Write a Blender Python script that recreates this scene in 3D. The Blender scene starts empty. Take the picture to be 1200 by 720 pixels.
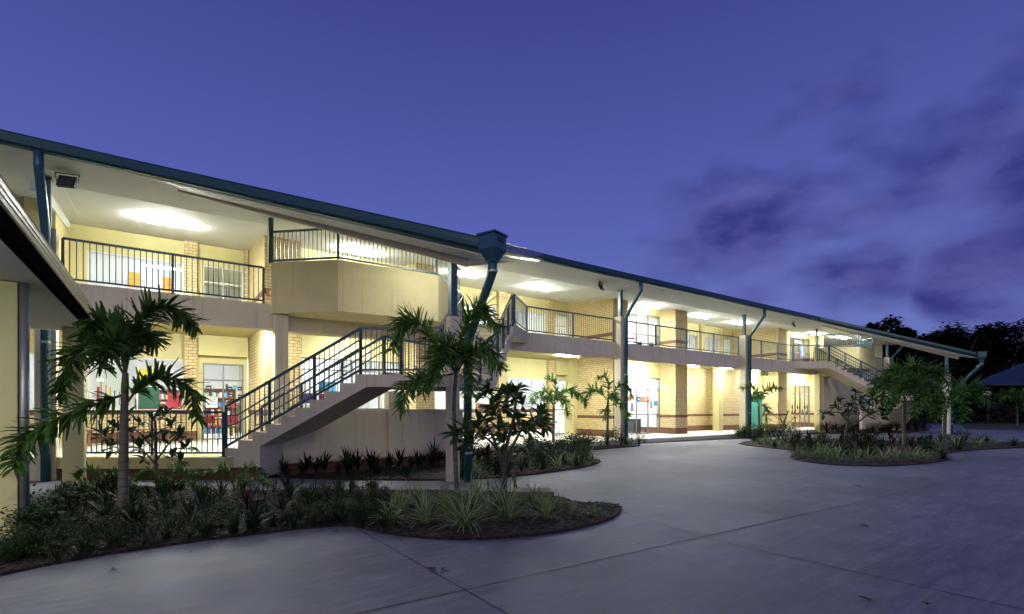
import bpy, math, random
from mathutils import Vector, Matrix, Euler
random.seed(11)
R = random.random
def U(a, b): return a + (b - a) * random.random()
scene = bpy.context.scene
COL = scene.collection
H = 1.6                                   # camera height above the courtyard
# ---------------------------------------------------------------- camera
FPX, U0, V0 = 590.0, 600.0, 478.0
TH = math.atan2(825.0, 590.0); S_, C_ = math.sin(TH), math.cos(TH)
def at(u, v, z=0.0):
    """ground measuring: photo position -> the point at height z"""
    a = (u - U0) / FPX; t = (z - H) / ((V0 - v) / FPX)
    return (t * (S_ * a + C_), t * (-C_ * a + S_), z)
def deep(u, v, t):
    """photo position at depth t metres -> point"""
    a = (u - U0) / FPX
    return Vector((t * (S_ * a + C_), t * (-C_ * a + S_), H + t * (V0 - v) / FPX))
def depth_of(x, y): return C_ * x + S_ * y
cam = bpy.data.cameras.new('camera'); camo = bpy.data.objects.new('camera', cam); COL.objects.link(camo)
cam.sensor_width = 36; cam.lens = 36 * FPX / 1200; cam.shift_y = (V0 - 360) / 1200
cam.clip_start = .05; cam.clip_end = 2000
camo.location = (0, 0, H); camo.rotation_euler = (math.radians(90), 0, -math.atan2(C_, S_))
scene.camera = camo

# ---------------------------------------------------------------- materials
def nt(name):
    m = bpy.data.materials.new(name); m.use_nodes = True
    n = m.node_tree; b = n.nodes['Principled BSDF']
    return m, n, b
def lk(n, a, b): n.links.new(a, b)
def noise(n, vec, scale, detail=4, rough=.55):
    t = n.nodes.new('ShaderNodeTexNoise'); t.inputs['Scale'].default_value = scale
    t.inputs['Detail'].default_value = detail; t.inputs['Roughness'].default_value = rough
    if vec is not None: lk(n, vec, t.inputs['Vector'])
    return t
def ramp(n, fac, stops):
    r = n.nodes.new('ShaderNodeValToRGB'); e = r.color_ramp.elements
    while len(e) < len(stops): e.new(.5)
    for k, (p, c) in enumerate(stops):
        e[k].position = p; e[k].color = (*c, 1) if len(c) == 3 else c
    lk(n, fac, r.inputs['Fac']); return r
def pos(n):
    return n.nodes.new('ShaderNodeNewGeometry').outputs['Position']
def bump(n, b, h, strength=.3, dist=.02):
    p = n.nodes.new('ShaderNodeBump'); p.inputs['Strength'].default_value = strength; p.inputs['Distance'].default_value = dist
    lk(n, h, p.inputs['Height']); lk(n, p.outputs['Normal'], b.inputs['Normal'])
def mapped(n, vec, scale):
    m = n.nodes.new('ShaderNodeMapping'); m.inputs['Scale'].default_value = scale
    lk(n, vec, m.inputs['Vector']); return m.outputs['Vector']
def paint(name, c, rough=.6, var=.12, scale=1.3, metal=0, spec=.5, bmp=.04):
    m, n, b = nt(name); p = pos(n)
    t = noise(n, mapped(n, p, (1, 1, .35)), scale, 6)
    d = tuple(x * (1 - var) for x in c); l = tuple(min(1, x * (1 + var * .6)) for x in c)
    r = ramp(n, t.outputs['Fac'], [(.25, d), (.75, l)]); lk(n, r.outputs['Color'], b.inputs['Base Color'])
    b.inputs['Roughness'].default_value = rough; b.inputs['Metallic'].default_value = metal
    b.inputs['Specular IOR Level'].default_value = spec
    if bmp: bump(n, b, noise(n, p, 45, 3).outputs['Fac'], bmp, .01)
    return m
def render_wall(name, c):
    """painted render: cloudy patches, faint water runs and pin marks"""
    m, n, b = nt(name); p = pos(n)
    cloud = noise(n, p, 1.1, 8, .65); run = noise(n, mapped(n, p, (9, 9, .35)), 1.0, 5, .6); fine = noise(n, p, 30, 4, .7)
    base = ramp(n, cloud.outputs['Fac'], [(.32, tuple(x*.90 for x in c)), (.68, tuple(x*1.05 for x in c))]).outputs['Color']
    r = ramp(n, run.outputs['Fac'], [(.30, (.80, .79, .77)), (.44, (1, 1, 1))]); f = ramp(n, fine.outputs['Fac'], [(.3, (.94, .94, .94)), (.7, (1.04, 1.04, 1.04))])
    for t in (r, f):
        x = n.nodes.new('ShaderNodeMixRGB'); x.blend_type = 'MULTIPLY'; x.inputs[0].default_value = .8; lk(n, base, x.inputs[1]); lk(n, t.outputs['Color'], x.inputs[2]); base = x.outputs[0]
    lk(n, base, b.inputs['Base Color']); b.inputs['Roughness'].default_value = .8; b.inputs['Specular IOR Level'].default_value = .3
    bump(n, b, fine.outputs['Fac'], .12, .01); return m
def brick(name, c1, c2, mortar):
    m, n, b = nt(name); p = pos(n)
    sx = n.nodes.new('ShaderNodeSeparateXYZ'); lk(n, p, sx.inputs[0])
    ad = n.nodes.new('ShaderNodeMath'); lk(n, sx.outputs['X'], ad.inputs[0]); lk(n, sx.outputs['Y'], ad.inputs[1])
    cb = n.nodes.new('ShaderNodeCombineXYZ'); lk(n, ad.outputs[0], cb.inputs['X']); lk(n, sx.outputs['Z'], cb.inputs['Y'])
    t = n.nodes.new('ShaderNodeTexBrick'); lk(n, cb.outputs[0], t.inputs['Vector'])
    t.inputs['Scale'].default_value = 1; t.inputs['Brick Width'].default_value = .24; t.inputs['Row Height'].default_value = .1
    t.inputs['Mortar Size'].default_value = .011; t.inputs['Mortar Smooth'].default_value = .15; t.inputs['Bias'].default_value = 0
    t.inputs['Color1'].default_value = (*c1, 1); t.inputs['Color2'].default_value = (*c2, 1); t.inputs['Mortar'].default_value = (*mortar, 1)
    mx = n.nodes.new('ShaderNodeMixRGB'); mx.blend_type = 'MULTIPLY'; mx.inputs['Fac'].default_value = .6
    nz = noise(n, p, 9, 5); r = ramp(n, nz.outputs['Fac'], [(.3, (.72, .7, .66)), (.7, (1.1, 1.1, 1.1))])
    lk(n, t.outputs['Color'], mx.inputs[1]); lk(n, r.outputs['Color'], mx.inputs[2]); lk(n, mx.outputs[0], b.inputs['Base Color'])
    b.inputs['Roughness'].default_value = .85
    iv = n.nodes.new('ShaderNodeMath'); iv.operation = 'SUBTRACT'; iv.inputs[0].default_value = 1; lk(n, t.outputs['Fac'], iv.inputs[1])
    bump(n, b, iv.outputs[0], .6, .008)
    return m
def flat(name, c, rough=.5, metal=0, spec=.5):
    m, n, b = nt(name); p = pos(n)
    t = noise(n, p, 14, 3); r = ramp(n, t.outputs['Fac'], [(.3, tuple(x * .88 for x in c)), (.7, tuple(min(1, x * 1.06) for x in c))])
    lk(n, r.outputs['Color'], b.inputs['Base Color'])
    b.inputs['Roughness'].default_value = rough; b.inputs['Metallic'].default_value = metal; b.inputs['Specular IOR Level'].default_value = spec
    return m
def leaf(name, c, c2, rough=.45, trans=.25):
    m, n, b = nt(name)
    oi = n.nodes.new('ShaderNodeObjectInfo'); p = pos(n)
    t = noise(n, p, 11, 2); ad = n.nodes.new('ShaderNodeMath'); ad.operation = 'MULTIPLY_ADD'
    lk(n, oi.outputs['Random'], ad.inputs[0]); ad.inputs[1].default_value = .3; lk(n, t.outputs['Fac'], ad.inputs[2])
    r = ramp(n, ad.outputs[0], [(.4, c), (.85, c2)]); lk(n, r.outputs['Color'], b.inputs['Base Color'])
    b.inputs['Roughness'].default_value = rough + .1; b.inputs['Specular IOR Level'].default_value = .16
    tr = n.nodes.new('ShaderNodeBsdfTranslucent'); lk(n, r.outputs['Color'], tr.inputs['Color'])
    mx = n.nodes.new('ShaderNodeMixShader'); mx.inputs[0].default_value = trans
    lk(n, b.outputs[0], mx.inputs[1]); lk(n, tr.outputs[0], mx.inputs[2]); lk(n, mx.outputs[0], n.nodes['Material Output'].inputs['Surface'])
    return m
def emit(name, c, s):
    m = bpy.data.materials.new(name); m.use_nodes = True; n = m.node_tree
    n.nodes.remove(n.nodes['Principled BSDF']); e = n.nodes.new('ShaderNodeEmission')
    e.inputs['Color'].default_value = (*c, 1); e.inputs['Strength'].default_value = s
    lk(n, e.outputs[0], n.nodes['Material Output'].inputs['Surface']); return m
def glassmat(name, tint=(.96, .98, .98), refl=1.0):
    m = bpy.data.materials.new(name); m.use_nodes = True; n = m.node_tree
    n.nodes.remove(n.nodes['Principled BSDF'])
    t = n.nodes.new('ShaderNodeBsdfTransparent'); t.inputs[0].default_value = (*tint, 1)
    g = n.nodes.new('ShaderNodeBsdfGlossy'); g.inputs['Roughness'].default_value = .03
    f = n.nodes.new('ShaderNodeLayerWeight'); f.inputs['Blend'].default_value = .5
    pw = n.nodes.new('ShaderNodeMath'); pw.operation = 'POWER'; lk(n, f.outputs['Facing'], pw.inputs[0]); pw.inputs[1].default_value = 4.5
    mu = n.nodes.new('ShaderNodeMath'); mu.operation = 'MULTIPLY_ADD'; mu.use_clamp = True; lk(n, pw.outputs[0], mu.inputs[0]); mu.inputs[1].default_value = .6 * refl; mu.inputs[2].default_value = .05
    mx = n.nodes.new('ShaderNodeMixShader'); lk(n, mu.outputs[0], mx.inputs[0]); lk(n, t.outputs[0], mx.inputs[1]); lk(n, g.outputs[0], mx.inputs[2])
    lk(n, mx.outputs[0], n.nodes['Material Output'].inputs['Surface']); return m

M = {}
M['cream'] = paint('cream_paint', (.64, .57, .27), .62, .07)
M['pale_cream'] = render_wall('pale_cream_render', (.60, .52, .30))
M['beige'] = render_wall('beige_render', (.66, .585, .44))
M['white'] = paint('ceiling_white', (.84, .845, .81), .7, .03)
M['wall_in'] = paint('interior_white', (.8, .8, .78), .6, .05)
M['brick'] = brick('buff_brick', (.70, .56, .29), (.60, .47, .23), (.36, .27, .14))
M['brown'] = brick('brown_brick', (.19, .075, .035), (.15, .055, .025), (.1, .06, .04))
M['teal'] = paint('teal_steel', (.016, .082, .112), .32, .15, 3, 0, .6, 0)
M['navy'] = paint('teal_rail', (.010, .05, .075), .35, .15, 3, 0, .6, 0)
M['gutter'] = paint('teal_gutter', (.010, .052, .058), .28, .12, 2, .3, .6, 0)
M['roof'] = paint('roof_sheet', (.03, .09, .09), .35, .1, 2, .4, .6, 0)
M['alu'] = paint('aluminium', (.17, .175, .18), .45, .06, 4, .2, .5, 0)
M['alu_white'] = paint('white_frame', (.72, .73, .73), .4, .05, 4, .0, .5, 0)
M['tile'] = paint('verandah_floor', (.62, .60, .54), .5, .12, 2)
M['blind'] = leaf('pale_blind', (.70, .74, .80), (.76, .78, .82), .7, .55)
M['glass'] = glassmat('window_glass')
M['black'] = flat('black_plastic', (.012, .012, .013), .4)
M['fascia'] = flat('black_fascia', (.006, .006, .006), 1, 0, 0)
M['zinc'] = paint('zinc_gutter', (.36, .36, .35), .42, .25, 5, .6, .5, 0)
M['tube'] = emit('lit_diffuser', (.95, 1, .92), 330)
M['tube_added'] = emit('lit_diffuser_added', (.97, 1, .88), 92)  # weaker glow for the lamps added out of view
M['tube_low'] = emit('lit_diffuser_low', (.95, 1, .92), 285)
M['tube_mid'] = emit('lit_diffuser_mid', (.95, 1, .92), 270)
M['panel'] = emit('lit_panel', (.97, 1, .97), 135)
M['red'] = flat('red_plastic', (.40, .03, .045), .45)
M['green'] = flat('green_card', (.012, .085, .05), .6)
M['teal_door'] = paint('teal_door', (.07, .36, .30), .5, .06, 3)
M['yellow'] = flat('yellow_card', (.72, .62, .02), .6)
M['orange'] = flat('orange_card', (.75, .34, .03), .6)
M['blue'] = flat('blue_card', (.02, .08, .36), .6)
M['purple'] = flat('purple_card', (.12, .03, .30), .6)
M['sky_card'] = flat('sky_blue_card', (.06, .32, .55), .6)
M['grey'] = flat('grey_print', (.30, .32, .36), .7)
M['dark'] = flat('dark_grey', (.045, .05, .055), .6)
M['signbrown'] = flat('sign_brown', (.30, .14, .03), .5)
M['gold'] = flat('sign_gold', (.62, .45, .14), .5)
M['maroon'] = flat('maroon', (.14, .02, .03), .5)
M['wood'] = paint('bench_wood', (.26, .12, .05), .5, .3, 4)
M['bluecloth'] = paint('blue_roof', (.005, .03, .065), .6, .1, 1)
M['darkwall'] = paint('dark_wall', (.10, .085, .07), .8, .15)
M['timber'] = paint('stake_timber', (.12, .085, .06), .8, .3, 8)

def concrete():
    m, n, b = nt('concrete'); p = pos(n)
    big = noise(n, p, .35, 6, .62); patch = noise(n, p, 1.6, 9, .68)
    streak = noise(n, mapped(n, p, (.55, 5.5, 1)), 1.6, 9, .66); fine = noise(n, mapped(n, p, (6, 26, 8)), 1.0, 6, .75)
    def mul(a, fac, lo, hi, p0=.36, p1=.64):
        r = ramp(n, fac, [(p0, (lo, lo, lo*1.0)), (p1, (hi, hi, hi))]); x = n.nodes.new('ShaderNodeMixRGB'); x.blend_type = 'MULTIPLY'; x.inputs[0].default_value = 1
        lk(n, a, x.inputs[1]); lk(n, r.outputs['Color'], x.inputs[2]); return x.outputs[0]
    base = ramp(n, patch.outputs['Fac'], [(.35, (.120, .122, .160)), (.5, (.141, .143, .181)), (.65, (.164, .162, .193))]).outputs['Color']
    c = mul(base, big.outputs['Fac'], .82, 1.18); c = mul(c, streak.outputs['Fac'], .74, 1.24, .36, .64); c = mul(c, fine.outputs['Fac'], .84, 1.14, .3, .7)
    vo = n.nodes.new('ShaderNodeTexVoronoi'); vo.inputs['Scale'].default_value = 1.1; lk(n, p, vo.inputs['Vector'])
    sp = ramp(n, vo.outputs['Distance'], [(.014, (.4, .39, .38)), (.03, (1, 1, 1))])
    mx = n.nodes.new('ShaderNodeMixRGB'); mx.blend_type = 'MULTIPLY'; mx.inputs[0].default_value = 1
    lk(n, c, mx.inputs[1]); lk(n, sp.outputs['Color'], mx.inputs[2])
    # old spill stains with a shape of their own
    st = noise(n, p, .8, 5, .6); sr = ramp(n, st.outputs['Fac'], [(.63, (1, 1, 1)), (.68, (.86, .85, .84))])
    m2 = n.nodes.new('ShaderNodeMixRGB'); m2.blend_type = 'MULTIPLY'; m2.inputs[0].default_value = 1
    lk(n, mx.outputs[0], m2.inputs[1]); lk(n, sr.outputs['Color'], m2.inputs[2]); lk(n, m2.outputs[0], b.inputs['Base Color'])
    rr = ramp(n, streak.outputs['Fac'], [(.3, (.55, .55, .55)), (.7, (.78, .78, .78))]); lk(n, rr.outputs['Color'], b.inputs['Roughness'])
    b.inputs['Specular IOR Level'].default_value = .35
    bump(n, b, fine.outputs['Fac'], .25, .008); return m
M['concrete'] = concrete()
M['joint'] = flat('joint_filler', (.075, .072, .068), .9, 0, .1)
def mulchmat():
    m, n, b = nt('mulch'); p = pos(n)
    t = n.nodes.new('ShaderNodeTexVoronoi'); t.inputs['Scale'].default_value = 28; lk(n, mapped(n, p, (1, .6, 1)), t.inputs['Vector'])
    r = ramp(n, t.outputs['Color'], [(.1, (.007, .004, .003)), (.5, (.018, .010, .007)), (.9, (.042, .022, .014))]); lk(n, r.outputs['Color'], b.inputs['Base Color'])
    b.inputs['Roughness'].default_value = .95; bump(n, b, t.outputs['Distance'], .9, .03); return m
M['mulch'] = mulchmat()
M['chip'] = paint('bark_chip', (.028, .014, .009), .9, .5, 9)
M['soil'] = paint('dark_ground', (.035, .045, .02), .95, .4, .6)
M['palm_leaf'] = leaf('palm_leaf', (.05, .125, .024), (.115, .23, .05))
M['palm_dark'] = leaf('palm_leaf_dark', (.04, .10, .018), (.085, .175, .036))
M['palm_stem'] = leaf('palm_stem', (.07, .11, .03), (.11, .15, .05), .5, .05)
M['trunk'] = paint('palm_trunk', (.11, .10, .08), .85, .35, 6)
M['bark'] = paint('bark', (.075, .06, .045), .9, .4, 7)
M['rubber'] = leaf('broad_leaf', (.018, .05, .016), (.045, .1, .03), .32, .1)
M['lir_g'] = leaf('strap_green', (.05, .11, .03), (.09, .17, .05), .4)
M['lir_w'] = leaf('strap_cream', (.22, .28, .12), (.36, .41, .22), .45)
M['lir_d'] = leaf('strap_dark', (.006, .018, .005), (.015, .036, .010), .4)
M['cord'] = leaf('cordyline_leaf', (.018, .006, .008), (.05, .012, .014), .4)
M['cord_g'] = leaf('cordyline_green', (.007, .015, .008), (.016, .03, .012), .4)
M['shrub'] = leaf('shrub_leaf', (.009, .026, .005), (.022, .055, .010), .5)
M['shrub_d'] = leaf('shrub_dark', (.006, .014, .004), (.013, .029, .008), .45)
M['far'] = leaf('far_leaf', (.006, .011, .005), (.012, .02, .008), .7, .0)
M['dry'] = flat('dry_leaf', (.035, .02, .012), .8)

# ---------------------------------------------------------------- mesh builder
class MB:
    def __init__(s): s.v = []; s.f = []; s.m = []
    def add(s, vs, fs, mi=0):
        o = len(s.v); s.v.extend(vs); s.f.extend([tuple(o + i for i in f) for f in fs]); s.m.extend([mi] * len(fs))
    def box(s, x0, x1, y0, y1, z0, z1, mi=0):
        s.add([(x0,y0,z0),(x1,y0,z0),(x1,y1,z0),(x0,y1,z0),(x0,y0,z1),(x1,y0,z1),(x1,y1,z1),(x0,y1,z1)],
              [(0,3,2,1),(4,5,6,7),(0,1,5,4),(1,2,6,5),(2,3,7,6),(3,0,4,7)], mi); return s
    def prism(s, poly, z0, z1, mi=0):
        """poly [(x,y)]; z0/z1 numbers or functions of (x,y)"""
        n = len(poly); g = lambda z, p: z(*p) if callable(z) else z
        ar = sum(poly[i][0] * poly[(i+1) % n][1] - poly[(i+1) % n][0] * poly[i][1] for i in range(n))
        if ar < 0: poly = poly[::-1]
        s.add([(p[0], p[1], g(z0, p)) for p in poly] + [(p[0], p[1], g(z1, p)) for p in poly],
              [tuple(range(n))[::-1], tuple(range(n, 2*n))] + [(i, (i+1) % n, n + (i+1) % n, n + i) for i in range(n)], mi); return s
    def bar(s, a, b, w, h, mi=0, up=(0,0,1)):
        a, b = Vector(a), Vector(b); d = (b - a).normalized(); up = Vector(up)
        if abs(d.dot(up)) > .99: up = Vector((S_, -C_, 0))
        r = d.cross(up).normalized() * (w/2); q = r.cross(d).normalized() * (h/2)
        vs = [p + e for p in (a, b) for e in (-r-q, r-q, r+q, -r+q)]
        s.add([tuple(x) for x in vs], [(0,1,2,3),(7,6,5,4),(0,4,5,1),(1,5,6,2),(2,6,7,3),(3,7,4,0)], mi); return s
    def tube(s, pts, r, n=8, mi=0, cap=True):
        pts = [Vector(p) for p in pts]; k = len(pts); rs = r if isinstance(r, (list, tuple)) else [r] * k
        o = len(s.v); ref = Vector((.31, .2, .93))
        for i, p in enumerate(pts):
            d = (pts[min(i+1, k-1)] - pts[max(i-1, 0)]).normalized()
            if abs(d.dot(ref)) > .97: ref = Vector((1, .1, 0))
            a = d.cross(ref).normalized(); b = d.cross(a)
            for j in range(n):
                t = 2*math.pi*j/n; q = p + (a*math.cos(t) + b*math.sin(t)) * rs[i]; s.v.append(tuple(q))
        for i in range(k-1):
            for j in range(n):
                s.f.append((o+i*n+j, o+i*n+(j+1)%n, o+(i+1)*n+(j+1)%n, o+(i+1)*n+j)); s.m.append(mi)
        if cap:
            s.f.append(tuple(o+j for j in range(n))[::-1]); s.m.append(mi)
            s.f.append(tuple(o+(k-1)*n+j for j in range(n))); s.m.append(mi)
        return s
    def mesh(s, name, mats, off=(0,0,0), smooth=False):
        me = bpy.data.meshes.new(name)
        me.from_pydata([(x-off[0], y-off[1], z-off[2]) for x, y, z in s.v], [], s.f)
        for m in (mats if isinstance(mats, (list, tuple)) else [mats]): me.materials.append(M[m] if isinstance(m, str) else m)
        me.polygons.foreach_set('material_index', s.m)
        if smooth: me.polygons.foreach_set('use_smooth', [True] * len(s.f))
        me.update(); return me
def wloc(o):
    x, y, z = 0, 0, 0
    while o is not None: x += o.location.x; y += o.location.y; z += o.location.z; o = o.parent
    return (x, y, z)
def obj(name, mb, mats, parent=None, smooth=False, bevel=0, loc=None):
    off = loc if loc is not None else (wloc(parent) if parent else (0, 0, 0))
    o = bpy.data.objects.new(name, mb.mesh(name, mats, off, smooth)); COL.objects.link(o)
    if loc is not None: o.location = loc
    if parent: o.parent = parent
    if bevel:
        md = o.modifiers.new('edge', 'BEVEL'); md.width = bevel; md.segments = 2; md.limit_method = 'ANGLE'
    return o
def tag(o, label=None, cat=None, group=None, kind=None):
    if label: o['label'] = label
    if cat: o['category'] = cat
    if group: o['group'] = group
    if kind: o['kind'] = kind
    return o
def thing(name, label, cat, loc=(0,0,0), group=None):
    o = bpy.data.objects.new(name, None); COL.objects.link(o); o.location = loc; o.empty_display_size = .2
    return tag(o, label, cat, group)
def copy_tree(o, parent=None):
    c = o.copy(); COL.objects.link(c); c.parent = parent
    for ch in [k for k in bpy.data.objects if k.parent == o]: copy_tree(ch, c)
    return c
def cat_rom(pts, n):
    P = [Vector(p) for p in pts]; P = [P[0]*2 - P[1]] + P + [P[-1]*2 - P[-2]]; out = []
    seg = len(P) - 3
    for k in range(n + 1):
        t = k / n * seg; i = min(int(t), seg - 1); t -= i; a, b, c, d = P[i:i+4]
        out.append(.5 * ((2*b) + (c - a)*t + (2*a - 5*b + 4*c - d)*t*t + (3*b - a - 3*c + d)*t**3))
    return out
# ================================================================ SETTING
F1, BB, GC = 4.46, 3.76, 4.05             # first floor, underside of edge beam, lower ceiling
SR, SL = .19, .5                          # ground slab right / left
YB, YW = 15.2, 20.0                       # balcony edge, classroom wall
def ceil_z(y): return 6.70 + (y - YB) * .094
def roof_z(y): return H + .39 * y
def mir(p): return (44 - p[0],) + tuple(p[1:])

g = MB(); g.prism([(-400,-400),(400,-400),(400,400),(-400,400)], -.5, -.02); tag(obj('ground', g, 'soil'), kind='structure')
c = MB(); c.prism([(-14,-14),(44,-14),(47.5,-2),(48.5,5),(50,11),(62,14),(62,40),(-14,40)], -.3, 0.0); tag(obj('courtyard_paving', c, 'concrete'), kind='structure')
def joint(p, q, w=.013):
    m = MB(); a = Vector(p); b = Vector(q); d = (b-a).normalized(); n = Vector((-d.y, d.x, 0)) * w/2
    m.add([tuple(x) for x in (a-n+Vector((0,0,.004)), b-n+Vector((0,0,.004)), b+n+Vector((0,0,.004)), a+n+Vector((0,0,.004)))], [(0,1,2,3)])
    tag(obj('paving_joint', m, 'joint'), kind='structure')
A1 = Vector(at(422,719)); B1 = Vector(at(1127,562)); dA = (B1-A1).normalized()
joint(A1 - dA*6, A1 + dA*46)
B2 = Vector(at(415,618)); B3 = Vector(at(593,719)); joint(B2, B3 + (B3-B2).normalized()*6)
C2 = Vector(at(729,600)); C3 = Vector(at(826,631)); C4 = Vector(at(1200,715)); joint(C2, C3, .010); joint(C3, C4, .012); joint(C4, C4 + (C4-C3).normalized()*5, .012)
joint(at(650,577), at(728,595), .012); joint(at(704,541), at(1180,535), .012)

# ================================================================ SCHOOL BUILDING
SB = thing('school_building', 'long two storey cream and buff brick school block with teal roof edge and lit verandahs', 'building', (20, 20, 0))
def part(name, mb, mats, parent=None, smooth=False, bevel=0): return obj(name, mb, mats, parent or SB, smooth, bevel)
# slabs
m = MB(); m.prism([(8.7,15.0),(49,15.0),(49,26.5),(8.7,26.5)], -.2, SR); m.prism([(-9,15.05),(8.7,15.05),(8.7,26.5),(-9,26.5)], -.2, SL)
part('ground_slab', m, 'tile')
bay = [(2.62,15.2),(2.62,14.85),(4.0,13.5),(6.9,13.4),(8.75,15.2)]
bay2 = [mir(p) for p in bay]
m = MB(); m.prism([(-9,15.2),(49,15.2),(49,15.5),(-9,15.5)], BB, F1); part('edge_beam', m, 'beige')
m = MB(); m.prism([(-9,15.5),(49,15.5),(49,26.5),(-9,26.5)], GC, F1-.004); part('upper_floor', m, ['cream'])
m = MB(); m.prism([(-9,15.5),(49,15.5),(49,19.9),(-9,19.9)], F1, F1+.012); part('verandah_floor', m, 'tile')
# stair-head platforms cantilevered off the balcony
plat = [(8.75,15.197),(8.68,15.12),(10.0,13.85),(11.6,15.197)]
for k, pp in enumerate((plat, [mir(p) for p in plat])):
    m = MB(); m.prism(pp, F1-.42, F1); part('stair_head', m, 'beige')
# bays: parapet, floor, screen rail
PB, PT = 4.16, 5.52
def inset(poly, d):   # push the outer polyline towards +y
    return [(x + (d*.4 if x < sum(p[0] for p in poly)/len(poly) else -d*.4), y + d) for x, y in poly]
for bp_ in (bay, bay2):
    cx_ = sum(p[0] for p in bp_)/len(bp_); root = MB(); root.prism([(p[0] + (.05 if p[0] < cx_ else -.05), min(p[1]+.05, 15.197)) for p in bp_], PB+.02, PB+.25)
    bay_o = part('bay_balcony', root, 'pale_cream')
    out = bp_[1:]; w = MB()
    inn = inset(out, .14)
    for i in range(len(out)-1):
        a, b, c2, d2 = out[i], out[i+1], inn[i+1], inn[i]
        w.prism([a, b, c2, d2], PB, PT)
    part('parapet', w, 'pale_cream', bay_o)
    # screen
    sc = MB(); rl = MB(); tr = MB()
    path = [Vector((x, y, 0)) for x, y in [( (p[0]+q[0])/2, (p[1]+q[1])/2 ) for p, q in zip(out, inn)]]
    for i in range(len(path)-1):
        a, b = path[i], path[i+1]; L = (b-a).length; n = int(L/.118)
        for k in range(1, n):
            p = a + (b-a)*k/n; sc.bar(p + Vector((0,0,PT+.07)), p + Vector((0,0,6.36)), .018, .018)
        rl.bar(a + Vector((0,0,PT+.07)), b + Vector((0,0,PT+.07)), .045, .045); tr.bar(a + Vector((0,0,6.37)), b + Vector((0,0,6.37)), .05, .05)
        ps = MB(); ps.bar(a + Vector((0,0,PT)), a + Vector((0,0,6.37)), .055, .055); part('screen_post', ps, 'navy', bay_o)
    scr = part('screen_rail', rl, 'navy', bay_o)
    part('screen_top_rail', tr, 'navy', bay_o); part('screen_bars', sc, 'navy', bay_o)
m = MB(); m.box(2.56,2.68,14.86,14.98,PT,6.74); part('screen_end_post', m, 'gutter')
m = MB(); m.box(35.0,35.12,15.0,15.12,PT-.1,6.7); part('screen_end_post', m, 'gutter')

# piers with steel posts
def pier(x, y, w, ztop, zpost, z0=0.0, mat='cream', dp=(.0, .0)):
    m = MB(); m.box(x-w/2, x+w/2, y-w/2, y+w/2, z0, ztop); o = part('pier', m, mat, None, False, .012)
    if zpost:
        p = MB(); p.box(x-.075, x+.075, y-.075, y+.075, ztop, zpost); p.box(x-.12, x+.12, y-.12, y+.12, ztop, ztop+.02); part('steel_post', p, 'teal', o)
        q = MB(); q.box(x-.1, x+.1, y-.1, y+.1, zpost-.03, zpost-.003); part('post_cap', q, 'teal', o)
    return o
for x in (-1.9, 16.6, 26.5, 47.2): pier(x, 15.1, .36, 5.56, 6.70, 0, 'beige')
pier(5.3, 9.62, .23, 3.57, 5.0, 0, 'beige'); pier(38.55, 9.35, .32, 3.57, 4.95, 0, 'beige')
# bay corner piers and inner columns
m = MB(); m.box(2.72,3.06,14.86,15.19,SL-.3,PB); part('bay_pier', m, 'beige', None, False, .01)
m = MB(); m.box(35.0,35.34,14.86,15.19,0,PB-.36); part('bay_pier', m, 'cream', None, False, .01)
# downpipes (kinked round pipes from the gutter to the pier foot)
def downpipe(px, py, gx, gy, gz, ztop, zfoot=0, r=.085, box=False):
    m = MB(); pts = [(gx, gy, gz), (gx, gy, gz-.32), (px, py, ztop), (px, py, zfoot)]
    m.tube(pts, r, 12); o = part('downpipe', m, 'teal', None, True)
    for z in (1.3, 3.0):
        b = MB(); b.tube([(px, py, z), (px, py, z+.05)], r+.012, 12); part('bracket', b, 'zinc', o)
    return o
for x in (-1.9, 16.6, 26.5, 47.2): downpipe(x+.02, 14.79, x+.02, 13.98, roof_z(14)-.22, 5.5)
# ceilings, soffit
m = MB()
m.prism([(-9,15.36),(49,15.36),(49,20.05),(-9,20.05)], lambda x, y: ceil_z(y), lambda x, y: ceil_z(y)+.06); part('upper_ceiling', m, 'white')
for x in [-6.5+2.4*i for i in range(23)]:
    m = MB(); m.prism([(x-.02,15.4),(x+.02,15.4),(x+.02,19.9),(x-.02,19.9)], lambda x_, y: ceil_z(y)-.008, lambda x_, y: ceil_z(y)-.002)
    part('ceiling_joint_strip', m, 'white')
m = MB(); m.prism([(-9,14.02),(49,14.02),(49,15.36),(-9,15.36)], lambda x, y: 6.82 - (y-14)*.1, lambda x, y: 6.88 - (y-14)*.1); part('soffit', m, 'white')
# roof with two triangular prows
AP1, AP2 = (5.3, 8.1), (38.6, 7.95)
roofpoly = [(-9,14.0),(-.5,14.0),AP1,(11.3,14.0),(32.8,14.0),AP2,(44.4,14.0),(49.2,14.0)]
m = MB(); m.prism([(p[0], p[1]+.06) for p in roofpoly] + [(49.2,22),(-9,22)], lambda x, y: roof_z(y)-.12, lambda x, y: roof_z(y)-.05); m.prism([(-9,22),(49.2,22),(49.2,29),(-9,29)], lambda x, y: roof_z(22)-.12-(y-22)*.39, lambda x, y: roof_z(22)-.05-(y-22)*.39)
rf = part('roof', m, 'roof')
for tri, nm in (([( -.4,14.1),AP1,(11.2,14.1)], 'prow_soffit'), ([(32.9,14.1),AP2,(44.3,14.1)], 'prow_soffit')):
    m = MB(); m.prism([(p[0], p[1]+.12) for p in tri], lambda x, y: roof_z(y)-.25, lambda x, y: roof_z(y)-.2); part(nm, m, 'white')
m = MB()
m.prism([(49.0,14.0),(49.2,14.0),(49.2,22),(49.0,22)], lambda x, y: roof_z(y)-.35, lambda x, y: roof_z(y)-.13)
m.prism([(49.0,22),(49.2,22),(49.2,28.9),(49.0,28.9)], lambda x, y: roof_z(44-y)-.35, lambda x, y: roof_z(44-y)-.13); part('barge_board', m, 'gutter')
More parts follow.
